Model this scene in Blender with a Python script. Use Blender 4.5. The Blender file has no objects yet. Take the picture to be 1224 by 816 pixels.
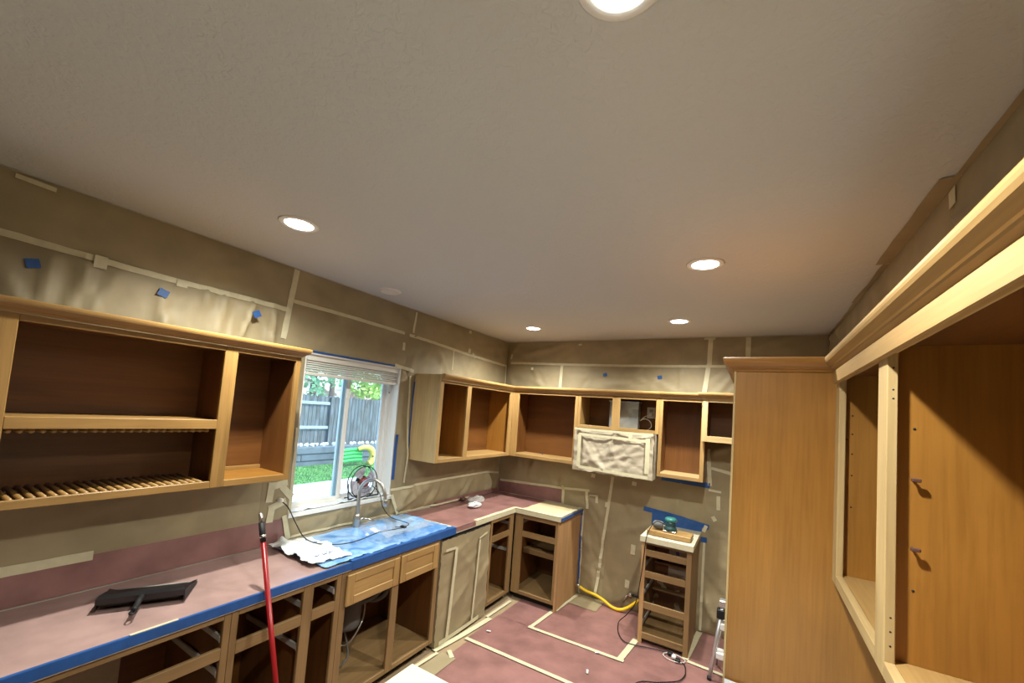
import bpy, bmesh, math, random
from mathutils import Vector, Matrix, noise
random.seed(7)
scene = bpy.context.scene
col = scene.collection

# ------------------------------------------------------------------ camera
YAW, PITCH, ROLL, FPX = -0.54265747, 0.065081538, -0.074195977, 483.498
fwd = Vector((math.sin(YAW)*math.cos(PITCH), math.cos(YAW)*math.cos(PITCH), math.sin(PITCH)))
rgt = Vector((math.cos(YAW), -math.sin(YAW), 0))
dwn = fwd.cross(rgt)
r2 = math.cos(ROLL)*rgt + math.sin(ROLL)*dwn
d2 = -math.sin(ROLL)*rgt + math.cos(ROLL)*dwn
cam_d = bpy.data.cameras.new('camera'); cam = bpy.data.objects.new('camera', cam_d); col.objects.link(cam)
cam_d.sensor_fit = 'HORIZONTAL'; cam_d.sensor_width = 36; cam_d.lens = FPX/1224*36
cam_d.shift_y = 51/1224; cam_d.clip_start = 0.02; cam_d.clip_end = 300
m = Matrix.Identity(4)
for i in range(3):
    m[i][0] = r2[i]; m[i][1] = -d2[i]; m[i][2] = -fwd[i]
m.translation = (0, 0, 1.949)
cam.matrix_world = m
scene.camera = cam

# ------------------------------------------------------------------ world, sun, exposure
world = bpy.data.worlds.new('world'); scene.world = world; world.use_nodes = True
wn = world.node_tree.nodes; wl = world.node_tree.links
for n in list(wn): wn.remove(n)
wo = wn.new('ShaderNodeOutputWorld'); wb = wn.new('ShaderNodeBackground'); sk = wn.new('ShaderNodeTexSky')
sk.sky_type = 'NISHITA'; sk.sun_disc = False; sk.sun_elevation = math.radians(55); sk.sun_rotation = math.radians(60)
sk.air_density = 1.0; sk.dust_density = 2.0; sk.ozone_density = 1.0
wb.inputs['Strength'].default_value = 1.0
wl.new(sk.outputs[0], wb.inputs[0]); wl.new(wb.outputs[0], wo.inputs[0])
sun_d = bpy.data.lights.new('sun', 'SUN'); sun_d.energy = 7.0; sun_d.angle = 0.02; sun_d.color = (1, .96, .88)
sun = bpy.data.objects.new('sun', sun_d); col.objects.link(sun)
sun.rotation_euler = Vector((-0.55, -0.30, -0.9)).to_track_quat('-Z', 'Y').to_euler()
sun.location = (6, 3, 12)
scene.view_settings.view_transform = 'Standard'; scene.view_settings.look = 'None'
scene.view_settings.exposure = -0.06; scene.view_settings.gamma = 1.0
scene.view_settings.use_curve_mapping = False
LAMP_RADIANCE = 22.0
LAMP_WATT = 180.0
LAMP_COLOR = (1.0, 1.0, 0.90)

# ------------------------------------------------------------------ constants of the room
LW, BW, RW, RE, CE = -2.75, 4.40, 0.56, -3.2, 2.82

# ------------------------------------------------------------------ materials
MATS = {}
def nodes(name):
    mt = bpy.data.materials.new(name); mt.use_nodes = True
    nt = mt.node_tree; b = nt.nodes['Principled BSDF']
    MATS[name] = mt
    return mt, nt, b
def N(nt, t, **kw):
    n = nt.nodes.new(t)
    for k, v in kw.items(): setattr(n, k, v)
    return n
def ramp(nt, stops):
    r = N(nt, 'ShaderNodeValToRGB')
    e = r.color_ramp.elements
    e[0].position, e[0].color = stops[0][0], (*stops[0][1], 1)
    e[1].position, e[1].color = stops[1][0], (*stops[1][1], 1)
    for p, c in stops[2:]:
        q = e.new(p); q.color = (*c, 1)
    return r
def coords(nt, scale=(1, 1, 1), rnd=True):
    tc = N(nt, 'ShaderNodeTexCoord'); mp = N(nt, 'ShaderNodeMapping')
    mp.inputs['Scale'].default_value = scale
    if rnd:
        oi = N(nt, 'ShaderNodeObjectInfo'); ml = N(nt, 'ShaderNodeMath', operation='MULTIPLY'); ml.inputs[1].default_value = 37.0
        nt.links.new(oi.outputs['Random'], ml.inputs[0])
        ad = N(nt, 'ShaderNodeVectorMath', operation='ADD')
        nt.links.new(tc.outputs['Object'], ad.inputs[0]); nt.links.new(ml.outputs[0], ad.inputs[1])
        nt.links.new(ad.outputs[0], mp.inputs[0])
    else:
        nt.links.new(tc.outputs['Object'], mp.inputs[0])
    return mp
def bump(nt, b, src, strength, dist=0.01):
    bp = N(nt, 'ShaderNodeBump'); bp.inputs['Strength'].default_value = strength; bp.inputs['Distance'].default_value = dist
    nt.links.new(src, bp.inputs['Height']); nt.links.new(bp.outputs[0], b.inputs['Normal'])
def plain(name, c, rough=0.6, metal=0.0, var=0.0, vscale=8, bstr=0.0, bscale=60, spec=None):
    mt, nt, b = nodes(name)
    b.inputs['Roughness'].default_value = rough; b.inputs['Metallic'].default_value = metal
    if spec is not None: b.inputs['Specular IOR Level'].default_value = spec
    mp = coords(nt)
    nz = N(nt, 'ShaderNodeTexNoise'); nz.inputs['Scale'].default_value = vscale; nz.inputs['Detail'].default_value = 4
    nt.links.new(mp.outputs[0], nz.inputs['Vector'])
    lo = tuple(max(0, x*(1-var)) for x in c); hi = tuple(min(1, x*(1+var)) for x in c)
    r = ramp(nt, [(0.3, lo), (0.7, hi)])
    nt.links.new(nz.outputs['Fac'], r.inputs[0]); nt.links.new(r.outputs[0], b.inputs['Base Color'])
    if bstr:
        n2 = N(nt, 'ShaderNodeTexNoise'); n2.inputs['Scale'].default_value = bscale; n2.inputs['Detail'].default_value = 3
        nt.links.new(mp.outputs[0], n2.inputs['Vector'])
        bump(nt, b, n2.outputs['Fac'], bstr)
    return mt
def crumple_relief(name, scale, strength):
    nt = MATS[name].node_tree; b = nt.nodes['Principled BSDF']; mp = coords(nt)
    n1 = N(nt, 'ShaderNodeTexNoise'); n1.inputs['Scale'].default_value = scale*1.3; n1.inputs['Detail'].default_value = 2
    vr = N(nt, 'ShaderNodeTexVoronoi'); vr.inputs['Scale'].default_value = scale
    wv = N(nt, 'ShaderNodeVectorMath', operation='MULTIPLY_ADD'); wv.inputs[1].default_value = (.35, .35, .35)
    nt.links.new(mp.outputs[0], n1.inputs['Vector']); nt.links.new(n1.outputs['Color'], wv.inputs[0]); nt.links.new(mp.outputs[0], wv.inputs[2]); nt.links.new(wv.outputs[0], vr.inputs['Vector'])
    ad = N(nt, 'ShaderNodeMath', operation='MULTIPLY_ADD'); ad.inputs[1].default_value = .45
    nt.links.new(vr.outputs['Distance'], ad.inputs[0]); nt.links.new(n1.outputs['Fac'], ad.inputs[2])
    bump(nt, b, ad.outputs[0], strength, .03)
def wood(name, c, rough=0.42, contrast=0.35, blotch=0.2):
    """three materials, one for each grain direction"""
    for ax in 'xyz':
        mt, nt, b = nodes(name + '_' + ax)
        s = [9.0, 9.0, 9.0]; s['xyz'.index(ax)] = 0.9
        s2 = [120.0, 120.0, 120.0]; s2['xyz'.index(ax)] = 5.0
        mp = coords(nt, s)
        nz = N(nt, 'ShaderNodeTexNoise'); nz.inputs['Scale'].default_value = 1.0; nz.inputs['Detail'].default_value = 5; nz.inputs['Distortion'].default_value = 1.2
        nt.links.new(mp.outputs[0], nz.inputs['Vector'])
        k = contrast
        r = ramp(nt, [(0.25, tuple(x*(1-k) for x in c)), (0.75, tuple(min(1, x*(1+k*0.7)) for x in c)), (0.5, c)])
        nt.links.new(nz.outputs['Fac'], r.inputs[0])
        mp2 = coords(nt, s2)
        nf = N(nt, 'ShaderNodeTexNoise'); nf.inputs['Scale'].default_value = 1.0; nf.inputs['Detail'].default_value = 2
        nt.links.new(mp2.outputs[0], nf.inputs['Vector'])
        r2_ = ramp(nt, [(0.3, (0.88, 0.86, 0.82)), (0.6, (1, 1, 1))])
        nt.links.new(nf.outputs['Fac'], r2_.inputs[0])
        mp3 = coords(nt, (2.2, 2.2, 2.2))
        nb = N(nt, 'ShaderNodeTexNoise'); nb.inputs['Scale'].default_value = 1.0; nb.inputs['Detail'].default_value = 3
        nt.links.new(mp3.outputs[0], nb.inputs['Vector'])
        r3 = ramp(nt, [(0.3, (1-blotch, 1-blotch*1.15, 1-blotch*1.3)), (0.7, (1, 1, 1))])
        nt.links.new(nb.outputs['Fac'], r3.inputs[0])
        m1 = N(nt, 'ShaderNodeMix', data_type='RGBA', blend_type='MULTIPLY'); m1.inputs[0].default_value = 1
        nt.links.new(r.outputs[0], m1.inputs[6]); nt.links.new(r2_.outputs[0], m1.inputs[7])
        m2 = N(nt, 'ShaderNodeMix', data_type='RGBA', blend_type='MULTIPLY'); m2.inputs[0].default_value = 1
        nt.links.new(m1.outputs[2], m2.inputs[6]); nt.links.new(r3.outputs[0], m2.inputs[7])
        nt.links.new(m2.outputs[2], b.inputs['Base Color'])
        b.inputs['Roughness'].default_value = rough
        bump(nt, b, nf.outputs['Fac'], 0.12, 0.002)
WOODS = ('golden', 'fence_board', 'honey', 'frame', 'inner', 'sanded', 'raw', 'pale')
wood('fence_board', (0.115, 0.130, 0.140), 0.85, 0.55, 0.45)
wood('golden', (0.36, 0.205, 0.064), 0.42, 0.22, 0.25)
wood('honey', (0.385, 0.175, 0.032), 0.40, 0.16, 0.25)
wood('frame', (0.43, 0.265, 0.098), 0.45, 0.16, 0.20)
wood('inner', (0.170, 0.066, 0.016), 0.42, 0.30, 0.20)  # reddish-brown inside wood, darkened to deepen the shade in open cabinets
wood('sanded', (0.30, 0.185, 0.078), 0.55, 0.22, 0.25)
wood('raw', (0.52, 0.31, 0.14), 0.6, 0.25, 0.20)
wood('pale', (0.54, 0.385, 0.18), 0.6, 0.2, 0.12)

plain('kraft', (0.325, 0.264, 0.155), 0.58, var=0.12, vscale=5, bstr=0.35, bscale=9)
plain('kraft_light', (0.46, 0.40, 0.30), 0.5, var=0.08, vscale=6, bstr=0.3, bscale=11)
plain('rosin', (0.27, 0.135, 0.124), 0.36, var=0.22, vscale=6, bstr=0.22, bscale=14)
crumple_relief('kraft', 3.2, .35); crumple_relief('kraft_light', 6, .4); crumple_relief('rosin', 4, .12)
plain('rosin_dusty', (0.36, 0.235, 0.215), 0.45, var=0.16, vscale=7, bstr=0.1, bscale=14); crumple_relief('rosin_dusty', 4, .10)
plain('cream_tape', (0.62, 0.57, 0.39), 0.55, var=0.06, vscale=30)
plain('cream_paper', (0.66, 0.56, 0.33), 0.6, var=0.08, vscale=8)
plain('blue_tape', (0.018, 0.088, 0.30), 0.5, var=0.15, vscale=20)
plain('white_film', (0.72, 0.76, 0.76), 0.35, var=0.05, vscale=15)
plain('white_plastic', (0.78, 0.78, 0.76), 0.35)
plain('vinyl', (0.80, 0.80, 0.78), 0.4)
plain('blind', (0.74, 0.72, 0.66), 0.5)
plain('zinc', (0.55, 0.55, 0.53), 0.4, metal=0.25)
plain('steel', (0.62, 0.62, 0.60), 0.30, metal=1.0, bstr=0.02, bscale=100)
plain('brushed', (0.50, 0.48, 0.44), 0.36, metal=1.0)
plain('galvanised', (0.55, 0.60, 0.62), 0.35, metal=0.9, var=0.2, vscale=14)
plain('black', (0.006, 0.006, 0.007), 0.6)
plain('black_gloss', (0.006, 0.006, 0.007), 0.42)
plain('dark_gap', (0.02, 0.018, 0.016), 0.8)
plain('red_paint', (0.26, 0.008, 0.011), 0.32)
plain('yellow_hose', (0.85, 0.55, 0.01), 0.4)
plain('teal', (0.025, 0.17, 0.16), 0.4)
plain('teal_dark', (0.018, 0.06, 0.066), 0.4)
plain('grey_bag', (0.12, 0.12, 0.115), 0.7)
plain('grey_plastic', (0.30, 0.28, 0.25), 0.5)
plain('brown_cap', (0.10, 0.045, 0.035), 0.5)
plain('alu', (0.66, 0.68, 0.70), 0.35, metal=0.8)
plain('paint_wall', (0.66, 0.62, 0.54), 0.8, var=0.03, bstr=0.1, bscale=80)
plain('subfloor', (0.35, 0.25, 0.15), 0.8, var=0.1)
plain('stone_top', (0.45, 0.40, 0.33), 0.4, var=0.2, vscale=40)
plain('paper_white', (0.56, 0.52, 0.40), 0.6, var=0.04)
plain('outlet', (0.62, 0.60, 0.55), 0.4)
plain('fan_hub', (0.30, 0.06, 0.05), 0.4)
plain('fan_blade', (0.50, 0.50, 0.58), 0.3)
# exterior
plain('lawn', (0.08, 0.21, 0.04), 0.9, var=0.35, vscale=3, bstr=0.5, bscale=30)
plain('concrete', (0.42, 0.40, 0.37), 0.85, var=0.06, vscale=3)
plain('earth', (0.30, 0.24, 0.18), 0.9, var=0.2)
plain('fence_rail', (0.24, 0.28, 0.31), 0.8, var=0.15, vscale=6)
plain('timber', (0.09, 0.105, 0.12), 0.85, var=0.25, vscale=5)
plain('pebble', (0.6, 0.6, 0.58), 0.8, var=0.2, vscale=12)
plain('leaf', (0.36, 0.52, 0.10), 0.6, var=0.4, vscale=2)
plain('leaf_teal', (0.24, 0.46, 0.24), 0.6, var=0.4, vscale=2)
plain('bark', (0.14, 0.10, 0.07), 0.9, var=0.2)
plain('siding', (0.72, 0.68, 0.62), 0.8, var=0.05)
plain('siding_pink', (0.52, 0.36, 0.30), 0.8, var=0.08)
plain('roof', (0.70, 0.66, 0.62), 0.85, var=0.1)
plain('toy_green', (0.03, 0.35, 0.06), 0.35)
plain('toy_yellow', (0.65, 0.45, 0.06), 0.35)
plain('toy_orange', (0.85, 0.22, 0.08), 0.35)

# ceiling with sprayed knock-down texture
mt, nt, b = nodes('ceiling_paint')
b.inputs['Base Color'].default_value = (0.58, 0.605, 0.61, 1); b.inputs['Roughness'].default_value = 1.5
mp = coords(nt, (1, 1, 1), False)
v1 = N(nt, 'ShaderNodeTexNoise'); v1.inputs['Scale'].default_value = 42; v1.inputs['Detail'].default_value = 3; v1.inputs['Distortion'].default_value = 0.8
nt.links.new(mp.outputs[0], v1.inputs['Vector'])
rr = ramp(nt, [(0.42, (0, 0, 0)), (0.58, (1, 1, 1))]); nt.links.new(v1.outputs['Fac'], rr.inputs[0])
bump(nt, b, rr.outputs[0], 0.30, 0.004)

# glass: clear pane, bluish window cast and faint white haze mixed in
mt, nt, b = nodes('glass')
out = nt.nodes['Material Output']; nt.nodes.remove(b)
tr = N(nt, 'ShaderNodeBsdfTransparent'); tr.inputs[0].default_value = (0.84, 0.96, 1.0, 1)
gl = N(nt, 'ShaderNodeBsdfGlossy'); gl.inputs['Roughness'].default_value = 0.02
df = N(nt, 'ShaderNodeBsdfTranslucent'); df.inputs[0].default_value = (0.85, 0.9, 0.95, 1)
fr = N(nt, 'ShaderNodeFresnel'); fr.inputs[0].default_value = 1.35
x1 = N(nt, 'ShaderNodeMixShader'); x2 = N(nt, 'ShaderNodeMixShader'); x2.inputs[0].default_value = 0.03
nt.links.new(tr.outputs[0], x2.inputs[1]); nt.links.new(df.outputs[0], x2.inputs[2])
nt.links.new(fr.outputs[0], x1.inputs[0]); nt.links.new(x2.outputs[0], x1.inputs[1]); nt.links.new(gl.outputs[0], x1.inputs[2])
nt.links.new(x1.outputs[0], out.inputs[0])

# glossy thin masking film; tape blue and reflected daylight put into its colour
mt, nt, b = nodes('blue_film')
b.inputs['Roughness'].default_value = 0.16
mp = coords(nt)
nz = N(nt, 'ShaderNodeTexNoise'); nz.inputs['Scale'].default_value = 6; nz.inputs['Detail'].default_value = 3; nz.inputs['Distortion'].default_value = 1.0
nt.links.new(mp.outputs[0], nz.inputs['Vector'])
rr = ramp(nt, [(0.35, (0.09, 0.26, 0.62)), (0.62, (0.30, 0.50, 0.78))]); nt.links.new(nz.outputs['Fac'], rr.inputs[0])
nt.links.new(rr.outputs[0], b.inputs['Base Color'])
mt, nt, b = nodes('clear_film')
b.inputs['Roughness'].default_value = 0.25; b.inputs['Base Color'].default_value = (0.60, 0.60, 0.58, 1)
b.inputs['Alpha'].default_value = 0.30

# lamp lens
mt, nt, b = nodes('lamp_lens')
b.inputs['Base Color'].default_value = (0.9, 0.9, 0.9, 1)
b.inputs['Emission Color'].default_value = (*LAMP_COLOR, 1); b.inputs['Emission Strength'].default_value = LAMP_RADIANCE

# ------------------------------------------------------------------ helpers
def wpos(o):
    p = Vector((0, 0, 0))
    while o is not None:
        p += o.location; o = o.parent
    return p
def matof(mat, dims):
    if mat in WOODS:
        ax = 'xyz'[max(range(3), key=lambda i: dims[i])]
        return MATS[mat + '_' + ax]
    return MATS[mat]
def add(name, verts, faces, mat, parent=None, smooth=False):
    vs = [Vector(v) for v in verts]
    lo = Vector((min(v[i] for v in vs) for i in range(3))); hi = Vector((max(v[i] for v in vs) for i in range(3)))
    c = (lo+hi)/2
    me = bpy.data.meshes.new(name); me.from_pydata([v-c for v in vs], [], faces); me.update()
    me.materials.append(matof(mat, hi-lo))
    if smooth: me.polygons.foreach_set('use_smooth', [True]*len(me.polygons))
    o = bpy.data.objects.new(name, me); col.objects.link(o)
    o.location = c - wpos(parent); o.parent = parent
    return o
def add_bm(name, bm, mat, parent=None, smooth=False):
    bm.verts.index_update()
    vs = [v.co.copy() for v in bm.verts]; fs = [[v.index for v in f.verts] for f in bm.faces]
    bm.free()
    return add(name, vs, fs, mat, parent, smooth)
def bm_box(bm, x0, x1, y0, y1, z0, z1):
    v = [bm.verts.new(p) for p in ((x0,y0,z0),(x1,y0,z0),(x1,y1,z0),(x0,y1,z0),(x0,y0,z1),(x1,y0,z1),(x1,y1,z1),(x0,y1,z1))]
    for f in ((0,3,2,1),(4,5,6,7),(0,1,5,4),(1,2,6,5),(2,3,7,6),(3,0,4,7)): bm.faces.new([v[i] for i in f])
def box(name, x0, x1, y0, y1, z0, z1, mat, parent=None, bev=0.0015):
    x0, x1 = min(x0,x1), max(x0,x1); y0, y1 = min(y0,y1), max(y0,y1); z0, z1 = min(z0,z1), max(z0,z1)
    bm = bmesh.new(); bm_box(bm, x0, x1, y0, y1, z0, z1)
    bv = min(bev, 0.3*min(x1-x0, y1-y0, z1-z0))
    if bv > 0.0004:
        bmesh.ops.bevel(bm, geom=bm.edges[:], offset=bv, segments=1, affect='EDGES')
    return add_bm(name, bm, mat, parent)
def boxes(name, lst, mat, parent=None):
    bm = bmesh.new()
    for b_ in lst: bm_box(bm, *b_)
    return add_bm(name, bm, mat, parent)
def wb_(wall, name, u0, u1, w0, w1, z0, z1, mat, parent=None, bev=0.0015):
    """box on a wall: u along the wall, w out from the wall"""
    if wall == 'L': return box(name, LW+w0, LW+w1, u0, u1, z0, z1, mat, parent, bev)
    if wall == 'B': return box(name, u0, u1, BW-w1, BW-w0, z0, z1, mat, parent, bev)
    if wall == 'R': return box(name, RW-w1, RW-w0, u0, u1, z0, z1, mat, parent, bev)
def wp(wall, u, w, z):
    return {'L': Vector((LW+w, u, z)), 'B': Vector((u, BW-w, z)), 'R': Vector((RW-w, u, z))}[wall]
def thing(name, loc, label, cat, group=None):
    o = bpy.data.objects.new(name, None); col.objects.link(o); o.location = loc; o.empty_display_size = 0.05
    o['label'] = label; o['category'] = cat
    if group: o['group'] = group
    return o
def tag(o, label, cat, group=None):
    o['label'] = label; o['category'] = cat
    if group: o['group'] = group
    return o
def struct(o, label=None, cat=None):
    o['kind'] = 'structure'
    if label: o['label'] = label
    if cat: o['category'] = cat
    return o
def spline(pts, n=6):
    P = [Vector(p) for p in pts]; out = []
    for i in range(len(P)-1):
        p0 = P[max(i-1, 0)]; p1 = P[i]; p2 = P[i+1]; p3 = P[min(i+2, len(P)-1)]
        for k in range(n):
            t = k/n
            out.append(0.5*((2*p1)+(-p0+p2)*t+(2*p0-5*p1+4*p2-p3)*t*t+(-p0+3*p1-3*p2+p3)*t**3))
    out.append(P[-1]); return out
def tube(name, pts, r, mat, parent=None, seg=8, closed=False):
    P = [Vector(p) for p in pts]; n = len(P); vs = []; fs = []
    ref = None
    for i in range(n):
        if closed: t = P[(i+1) % n]-P[i-1]
        else: t = P[min(i+1, n-1)]-P[max(i-1, 0)]
        t.normalize()
        if ref is None:
            ref = t.orthogonal().normalized()
        ref = (ref - t*ref.dot(t))
        if ref.length < 1e-6: ref = t.orthogonal()
        ref.normalize(); bi = t.cross(ref)
        rad = r[i] if isinstance(r, (list, tuple)) else r
        for k in range(seg):
            a = 2*math.pi*k/seg
            vs.append(P[i]+ref*math.cos(a)*rad+bi*math.sin(a)*rad)
    m_ = n if closed else n-1
    for i in range(m_):
        j = (i+1) % n
        for k in range(seg):
            fs.append((i*seg+k, i*seg+(k+1) % seg, j*seg+(k+1) % seg, j*seg+k))
    if not closed:
        fs.append(tuple(range(seg))[::-1]); fs.append(tuple((n-1)*seg+k for k in range(seg)))
    return add(name, vs, fs, mat, parent, True)
def lathe(name, prof, c, mat, parent=None, seg=20, axis='z', smooth=True):
    c = Vector(c); vs = []; fs = []
    for r, h in prof:
        for k in range(seg):
            a = 2*math.pi*k/seg; p = (r*math.cos(a), r*math.sin(a), h)
            if axis == 'x': p = (p[2], p[0], p[1])
            if axis == 'y': p = (p[0], p[2], p[1])
            vs.append(c+Vector(p))
    for i in range(len(prof)-1):
        for k in range(seg):
            fs.append((i*seg+k, i*seg+(k+1) % seg, (i+1)*seg+(k+1) % seg, (i+1)*seg+k))
    if prof[0][0] > 1e-5: fs.append(tuple(range(seg))[::-1])
    if prof[-1][0] > 1e-5: fs.append(tuple((len(prof)-1)*seg+k for k in range(seg)))
    return add(name, vs, fs, mat, parent, smooth)
def ribbon(name, pts, nrm, width, mat, parent=None, thick=0.0012, jag=0.0012):
    """a strip of tape along a polyline lying on a surface"""
    P = [Vector(p) for p in pts]; Q = []
    for i in range(len(P)-1):
        k = max(1, int((P[i+1]-P[i]).length/0.12))
        for j in range(k): Q.append(P[i].lerp(P[i+1], j/k))
    Q.append(P[-1]); nrm = Vector(nrm).normalized(); vs = []; fs = []
    for i, q in enumerate(Q):
        t = (Q[min(i+1, len(Q)-1)]-Q[max(i-1, 0)]).normalized(); s = nrm.cross(t).normalized()
        a = width/2+random.uniform(-jag, jag); b2 = width/2+random.uniform(-jag, jag)
        h = nrm*(thick+random.uniform(0, 0.0012))
        vs += [q-s*a, q+s*b2, q+s*b2+h, q-s*a+h]
    for i in range(len(Q)-1):
        a = i*4; c_ = a+4
        for k in range(4): fs.append((a+k, a+(k+1) % 4, c_+(k+1) % 4, c_+k))
    fs.append((0, 3, 2, 1)); e = (len(Q)-1)*4; fs.append((e, e+1, e+2, e+3))
    return add(name, vs, fs, mat, parent)
def paper_w(wall, u, z):
    """how far the paper stands off the wall at a point"""
    best = .004
    for wl, u0, z0, w, nm in SHEETS:
        if wl != wall: continue
        nu, nv, lu, lv, hs = HGT[nm]
        a, b_ = (u-u0)/lu, (z-z0)/lv
        if -.02 < a < 1.02 and -.04 < b_ < 1.04:
            i = min(nu, max(0, round(a*nu))); j = min(nv, max(0, round(b_*nv)))
            best = max(best, w+hs[j*(nu+1)+i])
    return best
def wtape(wall, pts, width=0.026, mat='cream_tape', parent=None, w=0.016, name='masking_tape'):
    nrm = {'L': (1,0,0), 'B': (0,-1,0), 'R': (-1,0,0)}[wall]
    Q = []
    for (a, b_), (c, d) in zip(pts[:-1], pts[1:]):
        k = max(2, int(math.hypot(c-a, d-b_)/.05))
        Q += [(a+(c-a)*t/k, b_+(d-b_)*t/k) for t in range(k)]
    Q.append(pts[-1]); P3 = []
    for i, (u, z) in enumerate(Q):
        du, dz = Q[min(i+1, len(Q)-1)][0]-Q[max(i-1, 0)][0], Q[min(i+1, len(Q)-1)][1]-Q[max(i-1, 0)][1]
        l = math.hypot(du, dz) or 1; nx, nz = -dz/l*width/2, du/l*width/2
        P3.append(wp(wall, u, max(paper_w(wall, u, z), paper_w(wall, u+nx, z+nz), paper_w(wall, u-nx, z-nz))+.0015, z))
    if len(Q) <= 4:                                       # short stickers stay flat
        top = max((p-wp(wall, 0, 0, 0)).dot(Vector(nrm)) for p in P3)
        P3 = [wp(wall, u, top+.001, z) for u, z in Q]
    return ribbon(name, P3, nrm, width, mat, parent)
HGT = {}
SHEETS = []
def sheet(name, O, U, V, Nn, lu, lv, mat, parent=None, amp=0.006, seed=0, res=0.035, ncrease=8, base=0.002, edge=0.0, fn=None, dirs=None, flat=0):
    """a wrinkled sheet of paper or film: a grid with soft billows and sharp creases"""
    O, U, V, Nn = Vector(O), Vector(U), Vector(V), Vector(Nn)
    rs = random.Random(seed*31+5); nu = max(2, int(lu/res)); nv = max(2, int(lv/res))
    cr = []
    for _ in range(ncrease):
        a = rs.uniform(0, math.pi) if dirs is None else rs.gauss(dirs, 0.35)
        px, py = rs.uniform(0, lu), rs.uniform(0, lv)
        cr.append((math.cos(a), math.sin(a), px, py, rs.uniform(0.015, 0.05), rs.uniform(0.3, 1.0)*rs.choice((1, 1, -0.6)), rs.uniform(0.10, 0.45)))
    vs = []; fs = []; hs = []
    for j in range(nv+1):
        for i in range(nu+1):
            u = lu*i/nu; v = lv*j/nv
            h = 0.5+0.5*noise.noise(Vector((u*3.1+seed*7.3, v*3.1, seed*1.7)))
            h *= 0.7
            for cx, cy, px, py, wd, am, ln in cr:
                d = -(u-px)*cy+(v-py)*cx; al = (u-px)*cx+(v-py)*cy
                h += am*max(0, 1-abs(d)/wd)*math.exp(-(al/ln)**2)
            if flat:
                e = min(u, lu-u, v, lv-v)/flat
                h *= .06+.94*min(1, max(0, e))
            h = max(0, h)*amp+base
            if fn: h += fn(u, v)
            hs.append(h)
            eu = ev = 0
            if edge and (i in (0, nu)): eu = rs.uniform(-edge, edge)
            if edge and (j in (0, nv)): ev = rs.uniform(-edge, edge)
            vs.append(O+U*(u+eu)+V*(v+ev)+Nn*h)
    for j in range(nv):
        for i in range(nu):
            a = j*(nu+1)+i; fs.append((a, a+1, a+nu+2, a+nu+1))
    o = add(name, vs, fs, mat, parent, True)
    HGT[o.name] = (nu, nv, lu, lv, hs)
    return o
def wsheet(wall, u0, u1, z0, z1, mat='kraft', parent=None, name='masking_paper', w=0.003, **kw):
    U = {'L': (0,1,0), 'B': (1,0,0), 'R': (0,1,0)}[wall]; Nn = {'L': (1,0,0), 'B': (0,-1,0), 'R': (-1,0,0)}[wall]
    return sheet(name, wp(wall, u0, w, z0), U, (0,0,1), Nn, u1-u0, z1-z0, mat, parent, **kw)
CROWN = [(0, 0), (.005, 0), (.007, .005), (.017, .012), (.019, .016), (.024, .017), (.037, .030), (.040, .037), (.041, .043), (.041, .049), (.036, .053), (0, .053)]
def crown(wall, u0, u1, w, z, parent, mat='frame', m0=0, m1=0, sc=1.0):
    """crown moulding run; m0, m1 = +1 outside mitre, -1 inside mitre"""
    vs = []; n = len(CROWN)
    for (o_, h) in CROWN: vs.append(wp(wall, u0-m0*o_*sc, w+o_*sc, z+h*sc))
    for (o_, h) in CROWN: vs.append(wp(wall, u1+m1*o_*sc, w+o_*sc, z+h*sc))
    fs = [tuple(range(n)), tuple(range(n, 2*n))[::-1]]+[(i, i+n, (i+1) % n+n, (i+1) % n) for i in range(n)]
    o = add('crown_molding', vs, fs, mat, parent)
    bm = bmesh.new(); bm.from_mesh(o.data); bmesh.ops.recalc_face_normals(bm, faces=bm.faces[:]); bm.to_mesh(o.data); bm.free()
    return o
def copy_tree(o, parent=None):
    c = o.copy(); col.objects.link(c); c.parent = parent
    for ch in list(o.children): copy_tree(ch, c)
    return c

# ------------------------------------------------------------------ room shell
WY0, WY1, WZ0, WZ1 = 1.69, 2.60, 1.115, 2.26       # window opening in the left wall
floor = struct(box('floor', LW-.15, RW+.15, RE, BW+.15, -.12, 0, 'subfloor', None, 0), 'kitchen floor covered with red building paper', 'floor')
ceil = struct(box('ceiling', LW-.15, RW+.15, RE, BW+.15, CE, CE+.12, 'ceiling_paint', None, 0), 'pale textured ceiling with round recessed lights', 'ceiling')
wl_ = struct(boxes('wall_left', [(LW-.15, LW, RE, WY0, 0, CE), (LW-.15, LW, WY1, BW+.15, 0, CE), (LW-.15, LW, WY0, WY1, 0, WZ0), (LW-.15, LW, WY0, WY1, WZ1, CE)], 'paint_wall'), 'left kitchen wall masked with brown paper around the window', 'wall')
wbk = struct(box('wall_back', LW, RW, BW, BW+.15, 0, CE, 'paint_wall', None, 0), 'back kitchen wall masked with brown paper and tape', 'wall')
wr_ = struct(box('wall_right', RW, RW+.15, RE, BW+.15, 0, CE, 'paint_wall', None, 0), 'right kitchen wall behind the tall cabinets', 'wall')
wre = struct(box('wall_rear', LW, RW, RE-.15, RE, 0, CE, 'paint_wall', None, 0), 'wall behind the photographer', 'wall')

# masking paper on the walls ------------------------------------------------
L, B, Rr = 'L', 'B', 'R'
sd = 1
def P(wall, u0, u1, z0, z1, **kw):
    global sd
    sd += 1
    par = {'L': wl_, 'B': wbk, 'R': wr_}[wall]
    kw.setdefault('seed', sd)
    if kw.get('mat') != 'rosin':
        kw['amp'] = kw.get('amp', .008)*2.2; kw['ncrease'] = int(kw.get('ncrease', 6)*1.8)+2; kw.setdefault('res', .026); kw['flat'] = .05
    o = wsheet(wall, u0, u1, z0, z1, parent=par, **kw)
    SHEETS.append((wall, u0, z0, kw.get('w', .003), o.name))
    return o
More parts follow.
